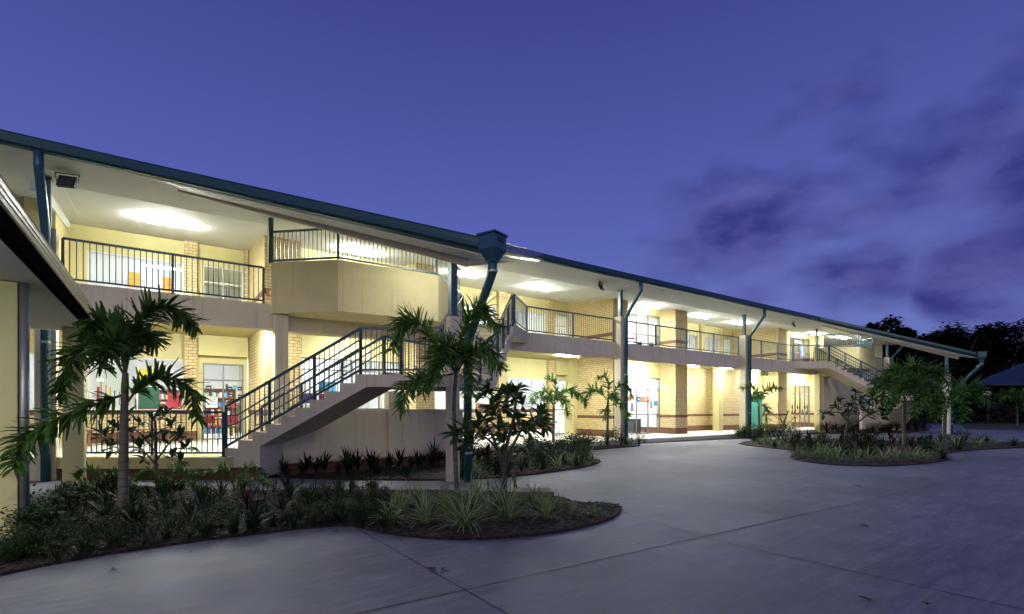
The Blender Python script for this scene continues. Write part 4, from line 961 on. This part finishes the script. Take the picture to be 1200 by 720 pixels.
palm('far dark palm by the blue roofed shelter at the right edge', (1192,500), [(1192,487),(1192,476)],
  [([(1192,476),(1185,463),(1174,462),(1168,472)],-1),([(1192,476),(1199,462),(1212,466)],1),([(1192,476),(1190,462),(1184,458)],1),([(1192,476),(1200,472),(1206,486)],-1)], None, r=(.08,.06), L=.5, dens=14, w=.06, leaf='palm_dark')
# feathery young palms low in the near bed
for (u, v, w, fr) in ((128,590,'left of the tall foxtail palm trunk',[([(128,588),(118,560),(100,550),(88,556)],-.3),([(128,588),(126,560),(140,552),(158,566)],.2),([(128,588),(112,572),(98,572),(86,582)],.3)]),
                   (190,583,'between the tall foxtail palm and the railed landing',[([(190,580),(184,556),(170,552),(158,562)],.3),([(190,580),(196,556),(214,549),(232,558)],-.2),([(190,580),(205,566),(222,566),(236,574)],.2)]),
                   (276,582,'below the foot of the near staircase',[([(276,580),(270,556),(256,550),(240,556)],.2),([(276,580),(284,556),(296,548),(312,556)],-.2),([(276,580),(290,566),(304,562),(318,570)],.2)])):
    palm('young feathery palm with low arching fronds ' + w, (u, v), [(u, v-8)], fr, None, 'young_palm', (.04,.03), 'palm_dark', .13, 60, .012, 'young palms in the front garden bed')

def limb_tree(name, label, cat, base, limbs, clusters, leafL, leafW, mat, r0=.05, leaves=11, stakes=()):
    x, y, _ = at(*base, BEDZ); t = depth_of(x, y); root = thing(name, label, cat, (x, y, BEDZ))
    m = MB()
    for lm in limbs:
        P = [deep(u, v, t+dz) for u, v, dz in lm[0]]; 
        if lm[1] >= .99: P[0] = Vector((x, y, BEDZ-.02))
        c = cat_rom(P, 10); ra = r0*lm[1]; m.tube(c, [ra*(1-.55*i/10) for i in range(11)], 7)
    ends = []
    for (u, v, dz) in clusters:
        p = deep(u, v, t+dz); near = min((q for lm in limbs for q in cat_rom([deep(a, b, t+c) for a, b, c in lm[0]], 10)), key=lambda q: (q-p).length + .35*max(0, q.z-p.z))
        mid = near.lerp(p, .5) + Vector((0,0,-.05)); m.tube([near, mid, p], [r0*.3, r0*.24, r0*.16], 5); ends.append((p, (p-near).normalized()))
    obj('trunk', m, 'bark', root, True)
    lf = MB()
    for p, ax in ends:
        ax = (ax*.6 + Vector((0,0,.8))).normalized()
        a0 = ax.cross(Vector((.3,.9,.1))).normalized(); b0 = ax.cross(a0)
        for k in range(leaves):
            a = k*2.4 + R()*.5; e = U(-.2,1.1); d = (a0*math.cos(a)+b0*math.sin(a))*math.cos(e) + ax*math.sin(e)
            broad_leaf(lf, p - ax*U(0,.14), d, leafL*U(.7,1.15), leafW*U(.8,1.15), U(.2,1.1), 0, U(-.6,.6))
    obj('crown', lf, mat, root)
    for a, b in stakes:
        q = MB(); q.bar(deep(*a), deep(*b), .035, .035); obj('stake', q, 'timber', root)
    return root
limb_tree('frangipani_tree','broad leaved frangipani with dark paddle leaves in front of the blue downpipe','tree',(592,575),
  [([(592,575,0),(589,548,0),(580,518,.1),(569,495,.2)],1),([(590,560,0),(592,530,-.1),(602,490,-.2),(605,462,-.2)],.85),([(591,552,0),(600,525,.2),(616,497,.2),(632,486,.1)],.7),([(584,528,0),(572,515,-.4),(556,506,-.5)],.5),([(596,520,0),(588,492,.4),(583,472,.6)],.5)],
  [(606,455,-.2),(600,463,.2),(615,470,0),(636,484,.1),(628,494,-.3),(611,489,-.3),(584,466,.5),(566,460,.3),(574,476,-.2),(559,492,.2),(543,500,-.4),(532,508,-.5),(552,512,-.6),(578,486,-.4),(595,476,.5),(622,504,.2),(566,508,.4),(588,500,-.5),(545,520,-.2),(604,503,.5),(640,497,.2),(572,453,.5),(593,459,-.3),(590,515,.3)],.29,.095,'rubber',.05,17,
  [((603,592,9.6),(603,548,9.6)),((612,588,9.8),(598,552,9.8)),((572,592,9.5),(572,555,9.5)),((565,588,9.4),(612,586,9.4))])
limb_tree('frangipani_tree','drooping broad leaved shrub behind the tall foxtail palm, against the low landing rail','tree',(184,570),
  [([(184,570,0),(183,540,0),(183,512,0),(182,490,0)],1),([(183,545,0),(165,525,.1),(145,510,.2)],.6),([(183,540,0),(198,520,-.2),(210,508,-.2)],.6),([(183,530,0),(160,505,-.4),(130,495,-.4)],.5)],
  [(182,487,0),(165,492,.2),(150,503,.2),(133,500,-.4),(118,508,-.4),(200,498,-.2),(214,508,-.2),(222,522,-.2),(205,530,.3),(160,522,-.3),(142,527,.2),(176,510,-.4),(192,515,.4),(170,535,.2),(212,540,0),(126,522,.3),(150,485,.4),(196,484,.2)],.26,.075,'rubber',.035,13)
limb_tree('frangipani_tree','dark broad leaved frangipani in the right hand bed with lit leaves at its top','tree',(989,527),
  [([(989,527,0),(991,508,0),(993.6,490,0),(994,476,0)],1),([(992,502,0),(1004,496,.1),(1013,489,.2),(1022,482,.2)],.7),([(993,494,0),(984,484,-.2),(972,484,-.3)],.5),([(994,488,0),(1001,472,.3),(1003,460,.4)],.6)],
  [(1003,458,.4),(1001,466,-.3),(995,474,0),(983,468,-.2),(973,483,-.3),(964,483,-.4),(1009,473,.3),(1023,465,.4),(1020,486,.2),(1014,480,-.4),(1034,480,.3),(989,482,.4),(1028,472,-.2),(1012,464,-.2),(978,476,.4),(1004,483,-.5),(1036,487,0),(1018,474,.5)],.28,.1,'rubber',.06,12)
limb_tree('bare_shrub','thin nearly leafless shrub with crooked branches before the far glazed entry','shrub',(916.5,521),
  [([(916.5,521,0),(917,505,0),(920,492,0),(924,482,.1)],1),([(918,500,0),(913,485,.2),(911,473,.2)],.5),([(918,505,0),(924,497,-.2),(930,490,-.2)],.5),([(919,495,0),(908,488,-.2),(904,483,-.2)],.4)],
  [(925,481,.1),(905,483,-.2),(931,489,-.2)],.16,.05,'rubber',.04,3)

# ================================================================ LOW PLANTS
class Kind: pass
def variants(fn, mats, n, name): return [fn().mesh(name, mats) for _ in range(n)]
lir = variants(lambda: strap_clump(64,.5,.021,1.15,True), ['lir_g','lir_w'], 4, 'variegated_clump')
lirf = variants(lambda: strap_clump(34,.46,.028,1.15,True), ['lir_g','lir_w'], 3, 'variegated_clump')
drk = variants(lambda: strap_clump(60,.46,.018,1.2), ['lir_d'], 4, 'strap_clump')
def cordy(n=22, L=.42):
    mb = MB()
    for k in range(n):
        a = k*2.4+R()*.4; e = U(.35,1.4); blade(mb, (0,0,U(.05,.22)), (math.cos(a)*math.cos(e), math.sin(a)*math.cos(e), math.sin(e)), L*U(.7,1.1), .055*U(.8,1.2), .5, 0, None, 4)
    mb.tube([(0,0,0),(0,0,.25)], .014, 5); return mb
cor = variants(cordy, ['cord'], 3, 'cordyline'); corg = variants(lambda: cordy(26,.5), ['cord_g'], 3, 'cordyline')
def shrubm(n=420, r=.3, h=.42, l=.07):
    mb = MB()
    for k in range(9):
        a = R()*6.28; q = Vector((math.cos(a)*r*.7*R(), math.sin(a)*r*.7*R(), h*U(.6,.95))); mb.tube([(0,0,0), tuple(q*.5+Vector((0,0,.04))), tuple(q)], [.012,.009,.005], 4)
    cl = [(U(-r,r)*.75, U(-r,r)*.75, U(.25,.95)*h) for _ in range(14)]
    for k in range(n):
        c = random.choice(cl); p = Vector(c) + Vector((random.gauss(0,.07), random.gauss(0,.07), random.gauss(0,.06)))*r/.3
        p.z = max(.03, p.z); a = R()*6.28; broad_leaf6(mb, p, (math.cos(a), math.sin(a), U(-.2,.9)), l*U(.7,1.3), l*.5)
    return mb
def broad_leaf6(mb, p, d, L, w):
    d = Vector(d).normalized(); s = d.cross(Vector((0,0,1))); s = s.normalized() if s.length > .05 else Vector((1,0,0)); u = s.cross(d)
    q = [p, p+d*L*.4-s*w/2+u*w*.15, p+d*L, p+d*L*.4+s*w/2+u*w*.15]; mb.add([tuple(x) for x in q], [(0,1,2),(0,2,3)])
shr = variants(lambda: shrubm(), ['shrub'], 3, 'shrub'); shd = variants(lambda: shrubm(520,.34,.42,.06), ['shrub_d'], 3, 'shrub')
used = []
def plant(name, meshes, cat, group, x, y, sc=1.0, z=BEDZ):
    o = bpy.data.objects.new(name, random.choice(meshes)); COL.objects.link(o); o.location = (x, y, z)
    o.rotation_euler = (U(-.08,.08), U(-.08,.08), R()*6.28); s = sc*U(.7,1.25); o.scale = (s, s, s*U(.9,1.1))
    tag(o, None, cat, group); used.append((x, y)); return o
def scatter(name, meshes, cat, group, poly, n, sc=1.0, dmin=.3, cond=lambda x, y: True):
    xs = [p[0] for p in poly]; ys = [p[1] for p in poly]; k = tries = 0
    while k < n and tries < 9000:
        tries += 1; x, y = U(min(xs), max(xs)), U(min(ys), max(ys))
        if not inside((x, y), poly) or not cond(x, y): continue
        if any((a-x)**2 + (b-y)**2 < dmin*dmin for a, b in used[-300:]): continue
        plant(name, meshes, cat, group, x, y, sc); k += 1
def px(x, y): 
    z = depth_of(x, y); return U0 + FPX*(S_*x - C_*y)/z, V0 + FPX*H/z
G1 = 'variegated strap leaf clumps in the front bed'
for u, v, s in ((457,612,1),(499,613,1.05),(545,616,1.15),(596,610,1.1),(640,607,.9),(672,603,.6),(695,604,.4),(487,590,1.05),(520,590,1),(556,590,1.05),(584,588,1),(612,592,.95),(470,598,.95),(525,602,1),(572,602,1),(628,596,.9),(655,596,.7)):
    x, y, _ = at(u, v+4); plant('variegated_clump', lir, 'grass clump', G1, x, y, s)
lim = lambda a, b, c=560, d=700: (lambda x, y: a < px(x, y)[0] < b and c < px(x, y)[1] < d)
scatter('cordyline', cor, 'cordyline', 'dark red cordylines in the front bed', bed1, 4, .6, .35, lim(170,430,582,606))
scatter('cordyline', corg, 'cordyline', 'dark green cordylines in the front bed', bed1, 20, .62, .3, lim(30,430,582,626))
scatter('strap_clump', drk, 'grass clump', 'dark green strap leaf clumps in the front bed', bed1, 75, .72, .18, lim(20,450,572,626))
scatter('shrub', shr, 'shrub', 'low leafy shrubs in the front bed', bed1, 30, .55, .22, lim(0,450,580,632))
scatter('shrub', shd, 'shrub', 'small dark leaved shrubs in the front bed', bed1, 30, .5, .2, lim(-10,450,585,640))
scatter('strap_clump', drk, 'grass clump', 'dark green strap leaf clumps in the front bed', bed1, 45, .6, .15, lim(0,430,600,662))
scatter('shrub', shd, 'shrub', 'small dark leaved shrubs in the front bed', bed1, 45, .45, .15, lim(0,430,598,662))
for u, v, s in ((40,632,.95),(22,650,.8),(62,618,1.0),(85,605,1.0),(52,650,.7),(15,662,.6)):
    x, y, _ = at(u, v); plant('shrub', shr, 'shrub', 'low leafy shrubs in the front bed', x, y, s)
G2 = 'dark cordylines massed under the near staircase'
for k in range(26):
    x = 2.7 + k*.2 + U(-.07,.07); plant('cordyline', corg if R() < .7 else cor, 'cordyline', G2, x, U(11.6,12.5), .95)
scatter('variegated_clump', lirf, 'grass clump', 'variegated clumps in the bed under the stairs', bed2, 14, .95, .35, lim(500,720,530,570))
scatter('strap_clump', drk, 'grass clump', 'dark strap clumps in the bed under the stairs', bed2, 30, .9, .25, lim(310,700,530,570))
scatter('shrub', shr, 'shrub', 'leafy shrubs right of the near staircase', bed2, 20, .95, .3, lim(560,690,525,560))
scatter('shrub', shd, 'shrub', 'dark shrubs right of the near staircase', bed2, 12, 1.2, .3, lim(550,690,525,565))
scatter('shrub', shr, 'shrub', 'shrubs along the second tall pier', bed3, 14, 1.25, .35)
scatter('variegated_clump', lirf, 'grass clump', 'variegated clumps along the second tall pier', bed3, 7, .8, .3)
scatter('shrub', shr, 'shrub', 'shrubs at the foot of the third tall pier', bed6, 14, 1.3, .35, lambda x, y: x > 24.5)
G4 = 'variegated strap leaf clumps in the right hand bed'
for u, v, s in ((935,538,.9),(950,540,1),(965,541,1.1),(980,542,1.1),(1000,543,1.15),(1018,542.5,1.2),(1035,543,1.2),(1052,542,1.25),(1068,542,1.2),(1085,540.5,1.2),(900,522,1),(912,523,1),(890,521,.9),(926,524,1),(1120,527,1.2),(1145,525,1.1),(1165,523.5,1.1),(1185,523,1),(1100,530,1.1),(1078,535,1.1),(1045,535,1.1),(1005,535,1.1),(975,534,1),(955,533,.9)):
    x, y, _ = at(u, v); plant('variegated_clump', lirf, 'grass clump', G4, x, y, s*1.15)
scatter('cordyline', cor, 'cordyline', 'dark red cordylines in the right hand bed', bed4, 18, .95, .5, lim(935,1120,515,534))
scatter('strap_clump', drk, 'grass clump', 'dark strap clumps in the right hand bed', bed4, 36, 1.2, .4, lim(880,1190,516,545))
scatter('shrub', shd, 'shrub', 'dark shrubs in the right hand bed', bed4, 22, 1.1, .5, lim(930,1130,515,536))
scatter('shrub', shd, 'shrub', 'dark shrubs along the far screen wall', bed5, 26, 1.4, .5)
scatter('cordyline', cor, 'cordyline', 'red cordylines along the far screen wall', bed5, 12, 1.3, .5)

lt = MB()
for k in range(420):
    a = R()*6.28; 
    u, v = (U(0,730), U(560,640)) if k < 300 else (U(870,1200), U(514,548)); x, y, _ = at(u, v)
    if not (inside((x,y), bed1) or inside((x,y), bed4)): continue
    broad_leaf6(lt, Vector((x, y, BEDZ+U(.012,.03))), (math.cos(a), math.sin(a), U(-.1,.25)), U(.05,.12), U(.02,.045))
tag(obj('leaf_litter', lt, 'dry'), kind='stuff')
# fallen leaves and twigs on the concrete
for k, (u, v, a, s) in enumerate([(513,671,.6,.085),(393,625,.2,.05),(226,650,.3,.05),(131,671,.2,.06),(470,636,.4,.03),(746,640,.4,.04),(1009,572,.3,.08),(1017,619,.2,.06),(1015,706,.1,.06),(640,602,.3,.04),(1091,711,.5,.05)]):
    x, y, _ = at(u, v); m = MB()
    for j in range(3): broad_leaf(m, (x+U(-.02,.02)*2, y+U(-.02,.02), .012+.006*j), (math.cos(a+j*.7), math.sin(a+j*.7), .12), s*1.3, s*.5, .3, 0, U(-.4,.4))
    tag(obj('fallen_leaf', m, 'dry', None, False, 0, (x, y, .01)), None, 'leaf', 'fallen leaves on the concrete')

# ================================================================ FAR TREES
def far_tree(label, u, vtop, dist, width, group='dark trees behind the school', nm='tree', dome=.62):
    x, y, _ = deep(u, V0, dist); x, y = x, y; ztop = H + dist*(V0-vtop)/FPX; W_ = width*dist/FPX/2
    r = thing(nm, label, 'tree', (x, y, 0), group)
    m = MB(); m.tube([(x,y,-.1),(x+.2,y,ztop*.3),(x,y,ztop*.6)], [.35,.26,.14], 8)
    for k in range(6):
        a = k*1.05; m.tube([(x+.1,y,ztop*(.25+.05*k)),(x+math.cos(a)*W_*.35,y+math.sin(a)*W_*.35,ztop*.6),(x+math.cos(a)*W_*.6,y+math.sin(a)*W_*.6,ztop*.8)], [.14,.09,.04], 5)
    obj('trunk', m, 'bark', r, True)
    lf = MB(); hh = ztop*.5; cl = []
    for k in range(46):
        a = R()*6.28; e = math.asin(U(-.5,1)); rr = U(.55,.95)
        cl.append((x+W_*rr*math.cos(a)*math.cos(e), y+W_*rr*math.sin(a)*math.cos(e), ztop-hh + hh*rr*math.sin(e), W_*U(.24,.42)))
    cl.sort(key=lambda c: c[2]); dz = ztop - max(c[2]+c[3]*.8 for c in cl)
    for cx, cy, cz, cr in cl:
        for k in range(230):
            d = Vector((random.gauss(0,1), random.gauss(0,1), random.gauss(0,.8))).normalized()*cr*U(.5,1.05)
            p = Vector((cx, cy, cz+dz))+d; a = R()*6.28; l = U(.55,1.1)*dist/80
            broad_leaf6(lf, p, (math.cos(a), math.sin(a), U(-.5,.6)), l, l*.5)
    obj('crown', lf, 'far', r); return r
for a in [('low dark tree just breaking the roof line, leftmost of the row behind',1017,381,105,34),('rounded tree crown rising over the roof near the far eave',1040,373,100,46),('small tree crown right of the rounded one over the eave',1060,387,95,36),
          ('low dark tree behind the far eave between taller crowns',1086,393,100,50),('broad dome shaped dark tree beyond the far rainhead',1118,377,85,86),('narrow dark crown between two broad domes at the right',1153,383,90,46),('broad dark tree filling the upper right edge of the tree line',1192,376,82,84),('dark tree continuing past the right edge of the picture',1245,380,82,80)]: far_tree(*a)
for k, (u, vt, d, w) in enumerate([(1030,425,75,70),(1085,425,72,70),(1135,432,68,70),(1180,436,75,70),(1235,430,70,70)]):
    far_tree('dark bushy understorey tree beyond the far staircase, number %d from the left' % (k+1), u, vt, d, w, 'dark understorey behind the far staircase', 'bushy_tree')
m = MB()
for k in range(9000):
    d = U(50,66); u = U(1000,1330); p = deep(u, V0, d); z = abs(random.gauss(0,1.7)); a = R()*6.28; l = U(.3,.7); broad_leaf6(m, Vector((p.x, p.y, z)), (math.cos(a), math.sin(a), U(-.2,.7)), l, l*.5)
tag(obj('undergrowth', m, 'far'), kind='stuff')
# ================================================================ SKY, LIGHT, LABELS
w = bpy.data.worlds.new('World'); scene.world = w; w.use_nodes = True; n = w.node_tree
bg = n.nodes['Background']; out = n.nodes['World Output']
tc = n.nodes.new('ShaderNodeTexCoord'); D = tc.outputs['Generated']
sx = n.nodes.new('ShaderNodeSeparateXYZ'); lk(n, D, sx.inputs[0])
sky = n.nodes.new('ShaderNodeTexSky'); sky.sky_type = 'NISHITA'; sky.sun_disc = False
SUN_AZ = math.radians(215); sky.sun_elevation = math.radians(-2.0); sky.sun_rotation = SUN_AZ; sky.altitude = 10
grad = ramp(n, sx.outputs['Z'], [(0.0,(.160,.205,.51)),(.16,(.130,.168,.50)),(.34,(.090,.116,.43)),(.62,(.048,.057,.28)),(1.0,(.036,.042,.21))])
# dusk glow in the half of the sky behind the camera
az = n.nodes.new('ShaderNodeVectorMath'); az.operation = 'DOT_PRODUCT'; lk(n, D, az.inputs[0]); az.inputs[1].default_value = (-C_*.9, -S_*.9, .25)
glow = ramp(n, az.outputs['Value'], [(.15,(0,0,0)),(.9,(.26,.24,.26))])
mixg = n.nodes.new('ShaderNodeMixRGB'); mixg.blend_type = 'ADD'; mixg.inputs[0].default_value = 1; lk(n, grad.outputs['Color'], mixg.inputs[1]); lk(n, glow.outputs['Color'], mixg.inputs[2])
# clouds, on a flat layer high above
dv = n.nodes.new('ShaderNodeMath'); dv.operation = 'MAXIMUM'; lk(n, sx.outputs['Z'], dv.inputs[0]); dv.inputs[1].default_value = .02
ad = n.nodes.new('ShaderNodeMath'); ad.operation = 'ADD'; lk(n, dv.outputs[0], ad.inputs[0]); ad.inputs[1].default_value = .12
ux = n.nodes.new('ShaderNodeMath'); ux.operation = 'DIVIDE'; lk(n, sx.outputs['X'], ux.inputs[0]); lk(n, ad.outputs[0], ux.inputs[1])
uy = n.nodes.new('ShaderNodeMath'); uy.operation = 'DIVIDE'; lk(n, sx.outputs['Y'], uy.inputs[0]); lk(n, ad.outputs[0], uy.inputs[1])
cb = n.nodes.new('ShaderNodeCombineXYZ'); lk(n, ux.outputs[0], cb.inputs[0]); lk(n, uy.outputs[0], cb.inputs[1])
cmap = n.nodes.new('ShaderNodeMapping'); cmap.inputs['Location'].default_value = (3.7, 1.2, 0); cmap.inputs['Scale'].default_value = (1, 1, 2.0); lk(n, D, cmap.inputs['Vector'])
cn = noise(n, cmap.outputs['Vector'], 6.0, 7, .44); cn.inputs['Distortion'].default_value = .15
# cloud bank gathers around one part of the sky
def blob(u, v, r0, r1):
    a = (u-U0)/FPX; b = (V0-v)/FPX; d = Vector((S_*a+C_, -C_*a+S_, b)).normalized()
    q = n.nodes.new('ShaderNodeVectorMath'); q.operation = 'DOT_PRODUCT'; lk(n, D, q.inputs[0]); q.inputs[1].default_value = d
    return ramp(n, q.outputs['Value'], [(math.cos(r1),(0,0,0)),(math.cos(r0),(1,1,1))]).outputs['Color']
cur = None
for args, s in (((810,290,.01,.13),.85),((890,275,.02,.16),1.0),((985,285,.02,.15),1.0),((930,225,.01,.12),.85),((975,180,.02,.15),.9),((1120,205,.02,.15),1.0),((1195,185,.03,.18),1.0),((1200,110,.01,.14),.8),((1170,300,.02,.13),.9),((1070,50,.01,.12),.40)):
    bl = blob(*args); mu = n.nodes.new('ShaderNodeMixRGB'); mu.blend_type = 'MULTIPLY'; mu.inputs[0].default_value = 1; lk(n, bl, mu.inputs[1]); mu.inputs[2].default_value = (s,s,s,1)
    if cur is None: cur = mu.outputs[0]
    else:
        m_ = n.nodes.new('ShaderNodeMixRGB'); m_.blend_type = 'LIGHTEN'; m_.inputs[0].default_value = 1; lk(n, cur, m_.inputs[1]); lk(n, mu.outputs[0], m_.inputs[2]); cur = m_.outputs[0]
ma = n.nodes.new('ShaderNodeMath'); ma.operation = 'MULTIPLY_ADD'; lk(n, cur, ma.inputs[0]); ma.inputs[1].default_value = .37; lk(n, cn.outputs['Fac'], ma.inputs[2])
cm = ramp(n, ma.outputs[0], [(.575,(0,0,0)),(.83,(1,1,1))])
gate = ramp(n, cur, [(.0,(0,0,0)),(.35,(1,1,1))]); gm = n.nodes.new('ShaderNodeMixRGB'); gm.blend_type = 'MULTIPLY'; gm.inputs[0].default_value = 1; lk(n, cm.outputs['Color'], gm.inputs[1]); lk(n, gate.outputs['Color'], gm.inputs[2])
cn2 = noise(n, cmap.outputs['Vector'], 8, 6, .5)
cc = ramp(n, cn2.outputs['Fac'], [(.38,(.034,.040,.225)),(.66,(.098,.104,.36))])
mc = n.nodes.new('ShaderNodeMixRGB'); sc_ = n.nodes.new('ShaderNodeMath'); sc_.operation = 'MULTIPLY'; sc_.inputs[1].default_value = 1.0; lk(n, gm.outputs[0], sc_.inputs[0])
lk(n, sc_.outputs[0], mc.inputs[0]); lk(n, mixg.outputs[0], mc.inputs[1]); lk(n, cc.outputs['Color'], mc.inputs[2])
sk = n.nodes.new('ShaderNodeMixRGB'); sk.blend_type = 'ADD'; sk.inputs[0].default_value = .03; lk(n, mc.outputs[0], sk.inputs[1]); lk(n, sky.outputs[0], sk.inputs[2])
lk(n, sk.outputs[0], bg.inputs['Color']); bg.inputs['Strength'].default_value = 1.0
sun = bpy.data.lights.new('afterglow_sun', 'SUN'); sun.energy = .62; sun.angle = math.radians(40); sun.color = (1.0, .89, .76)
so = bpy.data.objects.new('afterglow_sun', sun); COL.objects.link(so)
sd = Vector((-C_*.9, -S_*.9, .16)).normalized(); so.rotation_euler = (-sd).to_track_quat('-Z', 'Y').to_euler()
so.location = (0, 0, 30)

# labels for repeats: counted along the row as one reads the picture
ORD = 'first second third fourth fifth sixth seventh eighth ninth tenth eleventh twelfth thirteenth fourteenth fifteenth sixteenth seventeenth eighteenth nineteenth twentieth'.split()
def nth(k):
    if k >= 100: return 'hundred and ' + nth(k-100)
    if k == 99: return 'hundredth'
    if k < 20: return ORD[k]
    q, r = divmod(k+1, 10); t = ' twenty thirty forty fifty sixty seventy eighty ninety'.split(' ')[q-1]
    return t + '-' + ORD[r-1] if r else t[:-1] + 'ieth'
groups = {}
for o in bpy.data.objects:
    if o.parent is None and o.get('category') and not o.get('label'): groups.setdefault(o.get('group'), []).append(o)
single = {'leaf':'dry leaf lying on the concrete'}
for gname, os_ in groups.items():
    os_.sort(key=lambda o: px(o.location.x, o.location.y)[0]); base = gname.split(' in the ')[0].split(' on the ')[0].split(' under the ')[0].split(' along the ')[0].split(' at the ')[0].split(' right of ')[0].split(' massed')[0]
    where = gname[len(base):]; b = base[:-2] + 'f' if base.endswith('ves') else base.rstrip('s')
    for k, o in enumerate(os_): o['label'] = '%s%s, %s from the left' % (b, where, nth(k))

scene.view_settings.view_transform = 'Standard'; scene.view_settings.look = 'None'; scene.view_settings.gamma = 1; scene.view_settings.use_curve_mapping = False
scene.view_settings.exposure = 0
cy = scene.cycles; cy.use_denoising = True
try: cy.denoiser = 'OPENIMAGEDENOISE'
except Exception: pass
cy.max_bounces = 7; cy.diffuse_bounces = 4; cy.glossy_bounces = 3; cy.transparent_max_bounces = 12; cy.sample_clamp_indirect = 4.0; cy.caustics_reflective = False; cy.caustics_refractive = False

for o in bpy.data.objects:
    if o.get('label') and not 4 <= len(o['label'].split()) <= 16: print('LABEL', len(o['label'].split()), o['label'])
